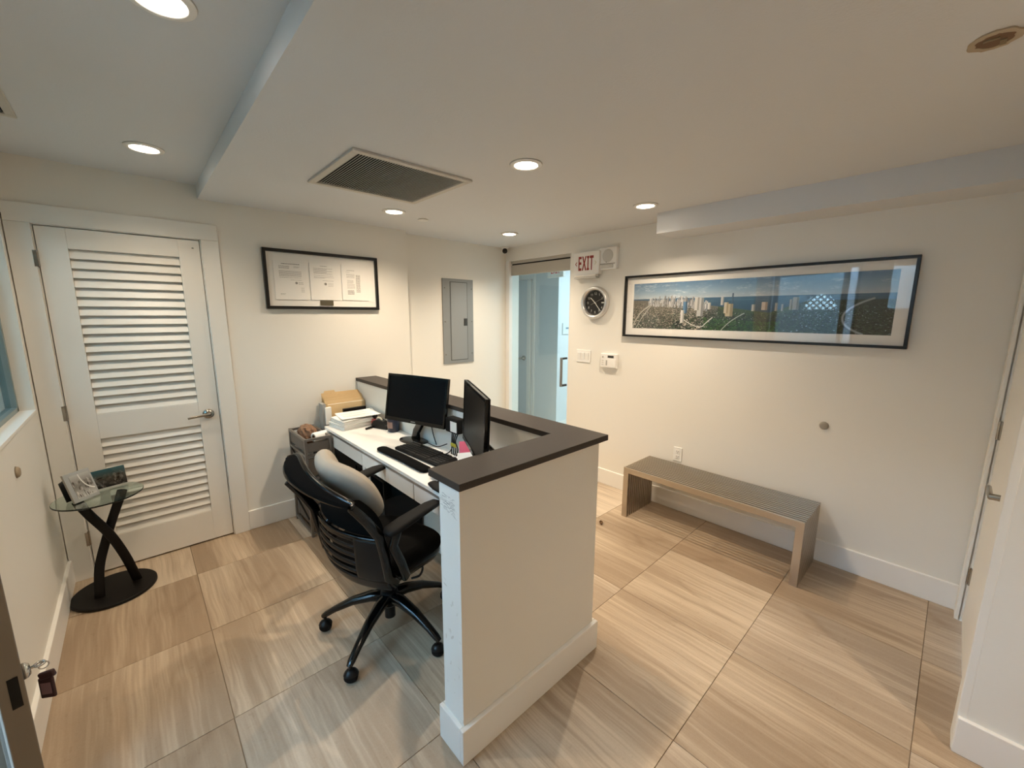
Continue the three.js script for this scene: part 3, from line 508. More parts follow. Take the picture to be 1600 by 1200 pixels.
  part('mesh_panel', [C(-BX, 0.02, -BZ, -BX + 0.002, BH - 0.12, BZ), C(BX - 0.002, 0.02, -BZ, BX, BH - 0.12, BZ), C(-BX, 0.02, -BZ, BX, BH - 0.12, -BZ + 0.002), C(-BX, 0.02, BZ - 0.002, BX, BH - 0.12, BZ), C(-BX, 0.0, -BZ, BX, 0.006, BZ)], M.dark, wb);
}
// ------------------------------------------------------------------ office chair
{
  const th = -Math.acos(0.242);
  const chair = thing('office_chair', [-2.324, 0, 1.602], th, 'black swivel office chair with slotted plastic back at the desk', 'office chair');
  const L = (r, y, f) => V(r, y, -f);
  const deg = [75, 147, 219, 291, 3];
  for (const d of deg) {
    const a = d * Math.PI / 180, x = Math.cos(a), z = Math.sin(a), r = 0.242 * x + 0.97 * z, f = 0.97 * x - 0.242 * z, P = (s, y) => { const p = L(r * s, y, f * s); return [p.x, p.y, p.z]; };
    part('star_leg', sweep([[...P(0.02, 0.185), 0.032, 0.026], [...P(0.09, 0.183), 0.028, 0.024], [...P(0.18, 0.160), 0.023, 0.019], [...P(0.27, 0.118), 0.018, 0.014], [...P(0.315, 0.092), 0.017, 0.013], [...P(0.333, 0.080), 0.012, 0.010]]), M.blackGloss, chair);
    const c = part('caster', [cyl(0.008, 0.008, 0.04, 0, 0.068, 0, 12)], M.black, chair); const cp = L(r * 0.322, 0, f * 0.322); c.position.copy(cp); c.rotation.y = d * 0.7;
    for (const s of [-1, 1]) part('wheel', lathe([[0.0001, 0.014], [0.022, 0.013], [0.029, 0.008], [0.030, 0.0], [0.0001, 0]], 28).rotateZ(s > 0 ? -Math.PI / 2 : Math.PI / 2).translate(s * 0.005, 0.030, 0), M.rubber, c);
    part('caster_hood', new THREE.SphereGeometry(0.033, 20, 10, 0, Math.PI * 2, 0, 1.35).scale(0.85, 1, 1).translate(0, 0.0295, 0), M.black, c);
  }
  part('hub', lathe([[0.0001, 0.135], [0.034, 0.135], [0.045, 0.15], [0.047, 0.2], [0.036, 0.216], [0.0001, 0.216]]), M.black, chair);
  part('gas_lift', [cyl(0.024, 0.026, 0.24, 0, 0.19, 0), cyl(0.034, 0.034, 0.10, 0, 0.27, 0), cyl(0.014, 0.014, 0.10, 0, 0.36, 0)], M.black, chair);
  part('tilt_mechanism', [B(0.16, 0.045, 0.2, 0, 0.398, 0.02, 0.01), B(0.05, 0.04, 0.05, 0.04, 0.375, 0.06, 0.01)], M.blackMatt, chair);
  part('lift_lever', tube([[0.06, 0.395, -0.02], [0.13, 0.39, -0.05], [0.175, 0.37, -0.065], [0.172, 0.33, -0.05], [0.135, 0.31, -0.03]], 0.0055), M.black, chair);
  // seat: cushion lofted over a plastic pan
  const seatAt = (k, y, q) => (u) => { const a = u * Math.PI * 2, ca = Math.cos(a), sa = Math.sin(a), p = Math.pow(Math.pow(Math.abs(ca), 3.2) + Math.pow(Math.abs(sa), 3.2), -1 / 3.2); return V(ca * p * 0.235 * k, y + q * ca * ca * 0.012 - (sa < 0 ? 0.02 * sa * sa * p : 0), sa * p * 0.225 * k - 0.005); };
  const prof = [[0.02, 0.498], [0.5, 0.502], [0.82, 0.503], [0.93, 0.495], [0.985, 0.478], [1.0, 0.462], [0.985, 0.445], [0.93, 0.432], [0.7, 0.42], [0.4, 0.414], [0.02, 0.412]];
  part('seat', shell2(prof, seatAt), M.blackFabric, chair);
  part('seat_pan', shell2([[0.02, 0.436], [0.9, 0.438], [0.965, 0.437], [0.97, 0.415], [0.9, 0.388], [0.7, 0.370], [0.4, 0.365], [0.02, 0.364]], seatAt), M.blackGloss, chair);
  // lower back: plastic bucket with five slots
  const W = 0.232, lowF = (t, y) => { const k = (y - 0.41) / 0.25; return -0.245 + 0.055 * t * t + (k < 0.4 ? 0.16 * (0.4 - k) * (0.4 - k) : 0) - 0.012 * k; };
  const low = (t, y, e = 1) => L(W * t * (0.94 + 0.06 * Math.min(1, (y - 0.4) / 0.15)), y, lowF(t, y));
  const strip = (t0, t1, y0, y1, nu = 20, nv = 6) => shell((u, v) => low(t0 + (t1 - t0) * u, y0 + (y1 - y0) * v + 0), nu, nv, 0.007);
  part('back_shell', [strip(-1, 1, 0.395, 0.452, 28, 6), strip(-1, -0.82, 0.452, 0.645, 5, 16), strip(0.42, 1, 0.452, 0.645, 10, 16)], M.black, chair);
  for (let k = 0; k < 5; k++) part('back_slat', strip(-0.83, 0.43, 0.474 + k * 0.039, 0.490 + k * 0.039, 20, 3), M.black, chair);
  part('back_rim', tube([-1, -0.8, -0.5, 0, 0.5, 0.8, 1].map((t) => { const p = low(t, 0.652); return [p.x, p.y, p.z]; }), 0.009, 40, 10), M.blackGloss, chair);
  for (const s of [-1, 1]) part('back_post', sweep([[s * 0.205, 0.40, 0.12, 0.02, 0.012], [s * 0.225, 0.47, 0.175, 0.022, 0.012], [s * 0.232, 0.58, 0.195, 0.024, 0.012], [s * 0.232, 0.68, 0.218, 0.022, 0.011], [s * 0.228, 0.77, 0.272, 0.02, 0.011], [s * 0.222, 0.85, 0.33, 0.018, 0.01]], V(1, 0, 0)), M.blackGloss, chair);
  part('mesh_panel', shell((u, v) => { const t = (u - 0.5) * 2, y = 0.655 + v * 0.21, k = v * v; return L(0.225 * t, y, -0.235 + 0.05 * t * t - 0.11 * k); }, 20, 10, 0.004), M.blackFabric, chair);
  // upper back: a wide winged pad leaning back, framed in gloss plastic
  const upper = (u, v) => { const t = (u - 0.5) * 2, e = Math.sqrt(Math.max(0.02, 1 - Math.pow(Math.abs(t), 5))), c = 0.5 + (v - 0.5) * e;
    const b = [0.25 * t, 0.885 - 0.03 * t, -0.385 + 0.05 * t * t], q = [0.245 * t, 0.922 - 0.046 * t + 0.002 * t * t, -0.345 - 0.0425 * t + 0.05 * t * t]; return L(b[0] + (q[0] - b[0]) * c, b[1] + (q[1] - b[1]) * c, b[2] + (q[2] - b[2]) * c - 0.02 * (1 - 4 * (v - 0.5) * (v - 0.5))); };
  part('headrest_pad', shell(upper, 30, 8, 0.014), M.blackFabric, chair);
  const edge = []; for (let i = 0; i <= 20; i++) edge.push(upper(i / 20, 0)); for (let j = 1; j < 4; j++) edge.push(upper(1, j / 4)); for (let i = 20; i >= 0; i--) edge.push(upper(i / 20, 1)); for (let j = 3; j > 0; j--) edge.push(upper(0, j / 4));
  part('headrest_frame', new THREE.TubeGeometry(new THREE.CatmullRomCurve3(edge, true), 90, 0.012, 10, true), M.blackGloss, chair);
  // arms
  for (const [s, r, f0, f1, y] of [[1, 0.255, -0.20, 0.11, 0.715], [-1, -0.315, -0.02, 0.265, 0.715]]) {
    part('armrest', sweep([[r, y - 0.03, -f0 + 0.0, 0.022, 0.012], [r, y - 0.022, -f0 - 0.02, 0.036, 0.019], [r, y - 0.014, -f0 - 0.09, 0.038, 0.02], [r, y - 0.008, -(f0 + f1) / 2, 0.036, 0.018], [r, y - 0.002, -f1 + 0.07, 0.033, 0.016], [r, y - 0.003, -f1 + 0.02, 0.028, 0.013], [r, y - 0.008, -f1, 0.014, 0.007]]), M.rubber, chair);
    part('arm_support', sweep([[s * 0.2, 0.43, 0.06, 0.02, 0.014], [s * 0.245, 0.44, 0.10, 0.022, 0.016], [(r + s * 0.262) / 2, 0.53, 0.135, 0.022, 0.014], [r, 0.62, -f0 - 0.03, 0.022, 0.014], [r, 0.69, -f0 - 0.06, 0.026, 0.014]], V(1, 0, 0)), M.blackGloss, chair);
  }
  // grey lumbar cushion resting on the back
  const cu = thing('lumbar_cushion', [-2.324, 0, 1.602], th, 'light grey curved lumbar cushion strapped to the office chair', 'cushion');
  const cushPt = (a, b) => { const r = -0.052 + 0.185 * a; return L(r, 0.815 + 0.145 * b - 0.20 * (r + 0.03), -0.205 - 0.06 * b + 0.55 * (Math.sqrt((r + 0.04) * (r + 0.04) + 0.001) - 0.032)); };
  const disc = (u, v) => { const ang = u * Math.PI * 2, q = Math.sin(v * Math.PI / 2), ca = Math.cos(ang), sa = Math.sin(ang), p = Math.pow(Math.pow(Math.abs(ca), 2.4) + Math.pow(Math.abs(sa), 2.4), -1 / 2.4); return cushPt(ca * p * q, sa * p * q); };
  part('pillow', pillow(cushPt, 0.085), M.cushion, cu);
  part('strap', B(0.05, 0.03, 0.014, 0.12, 0.765, 0.245, 0.004), M.black, cu);
}
function shell2(prof, at) {   // closed lofted body from rings
  const n = 48, pos = [], idx = [];
  for (const [k, y] of prof) { const f = at(k, y, 1); for (let i = 0; i < n; i++) { const p = f(i / n); pos.push(p.x, p.y, p.z); } }
  for (let j = 0; j < prof.length - 1; j++) for (let i = 0; i < n; i++) { const a = j * n + i, b = j * n + (i + 1) % n; idx.push(a, b + n, b, a, a + n, b + n); }
  const g = new THREE.BufferGeometry(); g.setAttribute('position', new THREE.Float32BufferAttribute(pos, 3)); g.setAttribute('uv', new THREE.Float32BufferAttribute(pos.flatMap((v, i) => i % 3 === 1 ? [] : [v]), 2)); g.setIndex(idx); g.computeVertexNormals(); return g;
}
function pillow(f, th) {      // oval pad on a curved middle surface, thick in the middle, round at the rim
  const n = 56, m = 12, pos = [], uv = [], idx = [];
  for (let s = 0; s < 2; s++) for (let j = 0; j <= m; j++) for (let i = 0; i < n; i++) {
    const ang = i / n * Math.PI * 2, q = Math.max(1e-3, Math.sin(j / m * Math.PI / 2)), ca = Math.cos(ang), sa = Math.sin(ang), p = Math.pow(Math.pow(Math.abs(ca), 2.5) + Math.pow(Math.abs(sa), 2.5), -1 / 2.5);
    const a = ca * p * q, b = sa * p * q, c = f(a, b), e = 1e-3, nn = f(a + e, b).sub(f(a - e, b)).cross(f(a, b + e).sub(f(a, b - e))).normalize();
    c.addScaledVector(nn, (s ? -1 : 1) * th / 2 * Math.pow(Math.max(0, 1 - Math.pow(q, 8)), 0.5)); pos.push(c.x, c.y, c.z); uv.push(a * 0.2, b * 0.15);
  }
  const at = (s, j, i) => s * (m + 1) * n + j * n + i % n;
  for (let j = 0; j < m; j++) for (let i = 0; i < n; i++) { idx.push(at(0, j, i), at(0, j + 1, i), at(0, j + 1, i + 1), at(0, j, i), at(0, j + 1, i + 1), at(0, j, i + 1)); idx.push(at(1, j, i), at(1, j + 1, i + 1), at(1, j + 1, i), at(1, j, i), at(1, j, i + 1), at(1, j + 1, i + 1)); }
  const g = new THREE.BufferGeometry(); g.setAttribute('position', new THREE.Float32BufferAttribute(pos, 3)); g.setAttribute('uv', new THREE.Float32BufferAttribute(uv, 2)); g.setIndex(idx); g.computeVertexNormals(); return g;
}
// ------------------------------------------------------------------ steel bench
{
  const z0 = 1.7386, z1 = 2.9174, x0 = -0.429, x1 = -0.041, h = 0.406, T = 0.04, N = 14, w = 0.0155;
  const b = thing('bench', [(x0 + x1) / 2, 0, (z0 + z1) / 2], 0, 'brushed steel slatted bench along the right wall', 'bench');
  const l = (z1 - z0) / 2, o = 0.0015;
  const bar = extrude([[-l, 0], [-l + T, 0], [-l + T, h - T], [l - T, h - T], [l - T, 0], [l, 0], [l, h - o], [l - o, h], [-l + o, h], [-l, h - o]], w - 0.002, 0.001).rotateY(-Math.PI / 2).translate(w / 2, 0, 0);
  for (let k = 0; k < N; k++) { const m = part('slat', bar, M.steel, b); m.position.x = -(x1 - x0) / 2 + w / 2 + k * ((x1 - x0) - w) / (N - 1); }
  for (const [y, z] of [[0.15, -l + T / 2], [0.31, -l + T / 2], [0.15, l - T / 2], [0.31, l - T / 2]]) part('spacer_bar', B(x1 - x0 - 0.004, 0.022, 0.02, 0, y, z), M.steel, b);
  for (const z of [-0.35, 0, 0.35]) part('spacer_bar', B(x1 - x0 - 0.004, 0.016, 0.02, 0, h - T / 2 - 0.006, z), M.steel, b);
}
// ------------------------------------------------------------------ glass side table and photo frames
{
  const t = thing('side_table', [-3.362, 0, 0.275], 0, 'round glass side table on crossed dark legs in the corner', 'side table');
  part('base', lathe([[0.0001, 0], [0.178, 0], [0.183, 0.004], [0.183, 0.016], [0.178, 0.021], [0.0001, 0.021]], 56), M.espresso, t);
  const TY = 0.578;
  part('glass_top', lathe([[0.0001, 0], [0.181, 0], [0.184, 0.002], [0.184, 0.006], [0.181, 0.008], [0.0001, 0.008]], 64).translate(0, TY, 0), M.tableGlass, t);
  // px-derived: bar A from upper right to lower left, bar B from upper left to lower right
  const arc = (p) => { const c = new THREE.CatmullRomCurve3(p.map((q) => V(...q))); return sweep(c.getPoints(20).map((q) => [q.x, q.y, q.z, 0.021, 0.011]), V(0, 0, 1), 12, 6); };
  part('leg', arc([[0.093, TY, -0.02], [0.05, 0.47, -0.012], [0.0, 0.33, 0.0], [-0.045, 0.18, 0.022], [-0.062, 0.015, 0.055]]), M.espresso, t);
  part('leg', arc([[-0.085, TY, 0.02], [-0.045, 0.49, 0.03], [0.015, 0.36, 0.028], [0.062, 0.20, 0.015], [0.095, 0.015, -0.02]]), M.espresso, t);
  const photo = (k) => canvasTexture(256, 180, (c, w, h) => {
    seed = 600 + k; const g = c.createLinearGradient(0, 0, 0, h); g.addColorStop(0, k ? '#3f6b74' : '#b9b7b1'); g.addColorStop(0.5, k ? '#5c5a52' : '#77736c'); g.addColorStop(1, k ? '#2c2a28' : '#c9c6bf'); c.fillStyle = g; c.fillRect(0, 0, w, h);
    for (let i = 0; i < 60; i++) { const v = Math.floor(rnd(20, k ? 190 : 230)); c.fillStyle = `rgba(${v},${v - 8},${v - 16},${rnd(0.3, 0.8)})`; c.beginPath(); c.ellipse(rnd(0, w), rnd(h * 0.3, h), rnd(4, 26), rnd(3, 14), rnd(0, 3), 0, 7); c.fill(); }
    if (!k) { c.strokeStyle = '#e4e2dc'; c.lineWidth = 12; c.beginPath(); c.moveTo(w * 0.45, 0); c.quadraticCurveTo(w * 0.5, h * 0.6, w, h * 0.75); c.stroke(); }
  });
  // frame A leans back towards the left wall, frame B stands behind it
  const f1 = thing('photo_frame', [-3.405, TY + 0.008, 0.315], 0.75, 'silver photo frame with black easel back on the side table', 'photo frame');
  const tilt1 = -0.30, w1 = 0.125, h1 = 0.16;
  const in1 = (g) => g.rotateX(tilt1);
  part('frame', in1(B(w1, h1, 0.012, 0, h1 / 2, 0, 0.002)).translate(0, 0.003, 0), std(0xa9a6a0, 0.35, 0.5), f1);
  const ph1 = new THREE.MeshStandardMaterial({ map: photo(0), roughness: 0.15 });
  part('photograph', in1(B(0.092, 0.125, 0.003, 0.006, h1 / 2, 0.006)).translate(0, 0.003, 0), ph1, f1);
  part('easel_back', in1(extrude([[-0.05, 0], [0.05, 0], [0.03, 0.13], [-0.03, 0.11]], 0.004)).translate(0, 0.003, -0.014).applyMatrix4(new THREE.Matrix4().makeRotationX(-0.25)).translate(0, 0.003, -0.045), M.black, f1);
  const f2 = thing('photo_frame', [-3.318, TY + 0.008, 0.185], 0.28, 'clear acrylic photo frame behind the silver one on the glass table', 'photo frame');
  part('photograph', B(0.15, 0.105, 0.002, 0, 0.06, 0).rotateX(-0.18), new THREE.MeshPhysicalMaterial({ map: photo(1), roughness: 0.12, clearcoat: 1, clearcoatRoughness: 0.03 }), f2);
  part('acrylic_block', [B(0.165, 0.12, 0.003, 0, 0.062, 0.004).rotateX(-0.18), B(0.165, 0.003, 0.05, 0, 0.0016, -0.012)], M.glass, f2);
}
// ------------------------------------------------------------------ framed certificates on the back wall
function frameBars(w, h, b, d, mat, parent) {
  for (const [n, W, Hh, x, y] of [['frame_rail', w, b, 0, h / 2 - b / 2], ['frame_rail', w, b, 0, -h / 2 + b / 2], ['frame_stile', b, h - 2 * b, -w / 2 + b / 2, 0], ['frame_stile', b, h - 2 * b, w / 2 - b / 2, 0]]) part(n, B(W, Hh, d, x, y, d / 2, 0.002), mat, parent);
}
{
  const w = 0.8385, h = 0.4225, t = thing('certificate_frame', [-1.9857, 1.8195, 0.0], 0, 'wide black frame holding three letters and a small plaque', 'picture frame');
  frameBars(w, h, 0.022, 0.03, M.frameBlack, t);
  part('mat_board', B(w - 0.03, h - 0.03, 0.004, 0, 0, 0.006), M.mat, t);
  const doc = (k) => canvasTexture(220, 280, (c, W, Hh) => {
    c.fillStyle = '#efebe4'; c.fillRect(0, 0, W, Hh); seed = 40 + k; c.fillStyle = '#8a857e';
    const row = (x, y, l, th = 2) => { let q = x; while (q < x + l) { const s = rnd(4, 14); c.fillRect(q, y, Math.min(s, x + l - q), th); q += s + 2.4; } };
    if (k === 0) { c.fillStyle = '#5e5a55'; row(52, 18, 122, 4); c.fillStyle = '#8a857e'; for (let i = 0; i < 4; i++) row(34, 34 + i * 6, 70); row(134, 36, 40); row(134, 43, 36); for (let i = 0; i < 7; i++) row(34, 70 + i * 6.2, 150); row(34, 118, 146); row(108, 134, 76); c.beginPath(); c.arc(146, 156, 9, 0, 7); c.fill(); for (let i = 0; i < 3; i++) row(160, 150 + i * 7, 34); for (let i = 0; i < 5; i++) row(176, 190 + i * 8, 22); row(34, 236, 36); row(34, 242, 30); }
    if (k === 1) { row(80, 20, 50, 3); for (let i = 0; i < 7; i++) row(30, 38 + i * 6.5, i % 3 ? 96 : 140); row(30, 92, 146); row(30, 104, 150); row(30, 111, 80); row(92, 130, 84); c.beginPath(); c.arc(112, 156, 10, 0, 7); c.fill(); for (let i = 0; i < 4; i++) row(132, 148 + i * 8, 40); }
    if (k === 2) { row(44, 40, 60, 3); row(36, 54, 30); for (let i = 0; i < 5; i++) row(40, 70 + i * 7, 66); for (let i = 0; i < 5; i++) row(44, 118 + i * 6, 50); for (let i = 0; i < 6; i++) row(42, 150 + i * 6.5, 62); c.fillStyle = '#6b655f'; for (let i = 0; i < 4; i++) row(44, 200 + i * 9, 52, 5); c.fillStyle = '#807a72'; for (let i = 0; i < 17; i++) row(116, 76 + i * 8.4, 34, 4); }
  });
  for (let k = 0; k < 3; k++) { const d = part('letter', B(0.218, 0.274, 0.004, -0.244 + k * 0.240 - (k === 2 ? 0.004 : 0), -0.006 + k * 0.003, 0.012), [M.paper, M.paper, M.paper, M.paper, new THREE.MeshStandardMaterial({ map: doc(k), roughness: 0.8 }), M.paper], t); d.userData.label = ['letter with a long text block and round seal', 'letter with a centred heading and round seal', 'letter with two narrow text columns'][k]; }
  part('plaque', B(0.098, 0.038, 0.003, 0.0, -0.162, 0.011), std(0x77705e, 0.35, 0.7), t);
}
// ------------------------------------------------------------------ electrical panel in the recess
{
  const t = thing('electrical_panel', [-0.657, 1.50, ZR], 0, 'grey electrical panel door in the wall recess', 'electrical panel');
  const g = std(0x8a8d8d, 0.4, 0.1);
  part('cover_plate', B(0.375, 0.847, 0.012, 0, 0, 0.005, 0.002), g, t);
  const d = part('panel_door', B(0.2, 0.775, 0.006, 0.005, 0, 0.0125, 0.002), std(0x909393, 0.38, 0.1), t);
  part('latch', [B(0.042, 0.075, 0.004, 0.082, -0.005, 0.0165, 0.001), B(0.02, 0.03, 0.006, 0.082, 0.0, 0.018)], std(0x4c4e4e, 0.4, 0.5), d);
  part('seam', holed(-0.102, -0.394, 0.112, 0.394, [[-0.0965, -0.3885, 0.1065, 0.3885]], 0.0006).translate(0, 0, 0.0108), std(0x4a4c4c, 0.6), t);
  for (const x of [-0.165, 0.165]) for (const y of [-0.33, 0, 0.33]) part('screw', cyl(0.005, 0.005, 0.004, 0, 0, 0, 10).rotateX(Math.PI / 2).translate(x, y, 0.012), M.nickel, t);
}
// ------------------------------------------------------------------ things on the right wall (their local +z faces into the room)
const onRight = (y, z) => [0, y, z], RT = -Math.PI / 2;
{
  const t = thing('exit_sign', onRight(2.021, 1.021), RT, 'white exit sign with red letters above the clock', 'exit sign');
  const w = 0.282, h = 0.2;
  part('housing', B(w, h, 0.05, 0, 0.008, 0.026, 0.006), M.white, t);
  const face = canvasTexture(512, 330, (c, W, Hh) => {
    c.fillStyle = '#f0ece6'; c.fillRect(0, 0, W, Hh); c.fillStyle = '#8e231c'; c.textAlign = 'center'; c.textBaseline = 'middle';
    c.save(); c.translate(W * 0.5, Hh * 0.5); c.scale(1.0, 1.95); c.font = 'bold 168px sans-serif'; c.fillText('EXIT', 0, 4); c.restore();
    c.strokeStyle = '#8e231c'; c.lineWidth = 15; c.beginPath(); c.moveTo(54, 140); c.lineTo(26, 172); c.lineTo(54, 204); c.stroke();
    c.strokeStyle = '#d9cdb9'; c.beginPath(); c.moveTo(W - 52, 140); c.lineTo(W - 24, 172); c.lineTo(W - 52, 204); c.stroke();
  });
  part('letter_face', new THREE.PlaneGeometry(w - 0.03, h - 0.025).translate(-0.006, 0.012, 0.0515), new THREE.MeshStandardMaterial({ map: face, roughness: 0.5 }), t);
  part('light_tray', [B(w - 0.045, 0.014, 0.05, -0.01, -0.098, 0.032, 0.003)], new THREE.MeshStandardMaterial({ color: 0xfaf6ee, roughness: 0.25 }), t);
  part('tray_base', extrude([[-0.135, 0], [0.115, 0], [0.10, 0.018], [-0.12, 0.018]], 0.05).translate(0, -0.122, 0.004), std(0xcfcac0, 0.4), t);

  const s = thing('alarm_speaker', onRight(2.055, 1.237), RT, 'square white alarm speaker right of the exit sign', 'alarm speaker');
  part('backbox', B(0.18, 0.185, 0.034, 0, 0, 0.017, 0.006), M.white, s);
  part('speaker_grille', lathe([[0.0001, 0.004], [0.05, 0.004], [0.055, 0.0]], 36).rotateX(Math.PI / 2).translate(0, 0.022, 0.034), std(0xcac7c0, 0.7), s);
  part('strobe_window', B(0.12, 0.03, 0.008, 0, -0.066, 0.036, 0.003), std(0xd8d5ce, 0.2), s); part('strobe_frame', B(0.15, 0.006, 0.005, 0, -0.045, 0.036), std(0xa29c92, 0.5), s);
  part('indicator', cyl(0.004, 0.004, 0.003, 0, 0, 0, 10).rotateX(Math.PI / 2).translate(-0.012, -0.03, 0.0355), M.dark, s);

  const c = thing('wall_clock', onRight(1.681, 1.108), RT, 'round silver wall clock with black dial', 'clock');
  part('case', lathe([[0.112, 0.0], [0.143, 0.0], [0.148, 0.02], [0.140, 0.042], [0.127, 0.048], [0.115, 0.038], [0.112, 0.022], [0.112, 0.0]], 72).rotateX(Math.PI / 2), M.silver, c);
  const dial = canvasTexture(512, 512, (k, W) => {
    k.fillStyle = '#141413'; k.fillRect(0, 0, W, W); k.translate(W / 2, W / 2); k.fillStyle = '#d8d6cf'; k.textAlign = 'center'; k.textBaseline = 'middle'; k.font = '62px sans-serif';
    for (let i = 1; i <= 12; i++) { const a = i * Math.PI / 6; if (i !== 3) k.fillText(String(i), Math.sin(a) * 186, -Math.cos(a) * 186 + 3); else k.fillRect(150, -13, 66, 26); }
    for (let i = 0; i < 60; i++) { const a = i * Math.PI / 30; k.save(); k.rotate(a); k.fillRect(-1.5, -238, 3, i % 5 ? 10 : 16); k.restore(); }
  });
  part('dial', new THREE.CircleGeometry(0.114, 56).translate(0, 0, 0.012), new THREE.MeshStandardMaterial({ map: dial, roughness: 0.5 }), c);
  const hand = (name, len, w, a, z, mat, tail = 0.02) => part(name, B(w, len + tail, 0.0014, 0, (len - tail) / 2, z).rotateZ(-a), mat, c);
  const hm = std(0xe9e6df, 0.4);
  hand('hour_hand', 0.066, 0.0065, (10 + 23 / 60) * Math.PI / 6, 0.016, hm); hand('minute_hand', 0.098, 0.005, 23.2 * Math.PI / 30, 0.019, hm); hand('second_hand', 0.1, 0.002, 11 * Math.PI / 30, 0.022, std(0x9c9890, 0.4, 0.5), 0.045);
  part('pin', cyl(0.006, 0.006, 0.01, 0, 0, 0, 14).rotateX(Math.PI / 2).translate(0, 0, 0.02), M.silver, c);

  const sw = thing('light_switch', onRight(1.188, 0.988), RT, 'white three gang light switch plate below the clock', 'light switch');
  part('plate', B(0.165, 0.118, 0.007, 0, 0, 0.0035, 0.003), M.trim, sw);
  for (const x of [-0.046, 0, 0.046]) part('rocker', B(0.033, 0.067, 0.007, 0, 0, 0, 0.002).rotateX(0.09).translate(x, 0, 0.0085), M.white, sw);

  const kp = thing('alarm_keypad', onRight(1.168, 1.285), RT, 'white alarm keypad with small dark display', 'keypad');
  part('housing', B(0.17, 0.128, 0.028, 0, 0, 0.014, 0.006), M.white, kp);
  part('door_flap', B(0.115, 0.075, 0.004, 0.02, -0.02, 0.0295, 0.002), M.trim, kp); part('display', B(0.062, 0.02, 0.002, 0.022, 0.038, 0.0285), std(0x2b2a26, 0.3), kp);
  part('grip_slot', B(0.012, 0.045, 0.002, -0.018, -0.018, 0.0312), std(0xaaa49b, 0.6), kp); part('button', B(0.014, 0.016, 0.003, -0.06, 0.032, 0.029, 0.001), std(0xb8b2a8, 0.6), kp);
  for (let k = 0; k < 3; k++) part('button', B(0.02, 0.008, 0.002, -0.06, 0.0 - k * 0.018, 0.0288), std(0xd5d0c8, 0.6), kp);

  const ou = thing('wall_outlet', onRight(0.468, 1.961), RT, 'white double power outlet behind the bench', 'outlet');
  part('plate', B(0.07, 0.115, 0.006, 0, 0, 0.003, 0.002), M.white, ou);
  for (const y of [-0.022, 0.022]) { const r = part('receptacle', B(0.034, 0.033, 0.004, 0, y, 0.007, 0.003), M.trim, ou); for (const x of [-0.007, 0.007]) part('slot', B(0.0026, 0.010, 0.001, x, y + 0.003, 0.0093), M.dark, r); part('ground_hole', cyl(0.003, 0.003, 0.001, 0, 0, 0, 10).rotateX(Math.PI / 2).translate(0, y - 0.009, 0.0093), M.dark, r); }

  const bp = thing('door_bumper', onRight(0.893, 2.875), RT, 'round grey door bumper on the right wall above the bench end', 'door bumper');
  part('rubber_disc', lathe([[0.0001, 0.012], [0.016, 0.012], [0.022, 0.008], [0.025, 0.0], [0.0001, 0]], 30).rotateX(Math.PI / 2), std(0xa29a8e, 0.7), bp);
  const bq = thing('door_bumper', [XL, 0.910, 0.75], Math.PI / 2, 'round beige door bumper on the left wall under the window', 'door bumper');
  part('rubber_disc', lathe([[0.0001, 0.012], [0.016, 0.012], [0.022, 0.008], [0.025, 0.0], [0.0001, 0]], 30).rotateX(Math.PI / 2), std(0xa8977f, 0.7), bq);

  const cm = thing('security_camera', [-0.075, 2.289, -0.055], 0, 'small black lens security camera in the ceiling corner', 'security camera');
  part('mount', lathe([[0.0001, 0], [0.045, 0], [0.045, -0.008], [0.03, -0.02], [0.0001, -0.022]], 28), M.white, cm);
  const dir = V(-0.6, -0.25, 0.75).normalize(), body = part('camera_body', new THREE.SphereGeometry(0.034, 24, 18).translate(0, -0.038, 0), M.white, cm);
  const q = new THREE.Quaternion().setFromUnitVectors(V(0, 1, 0), dir);
  part('lens_ring', lathe([[0.012, 0.033], [0.026, 0.030], [0.028, 0.022], [0.024, 0.018]], 24).applyQuaternion(q).translate(0, -0.038, 0), M.blackGloss, body);
  part('lens', new THREE.SphereGeometry(0.016, 16, 12).applyQuaternion(q).translate(dir.x * 0.024, -0.038 + dir.y * 0.024, dir.z * 0.024), M.blackGloss, body);
}
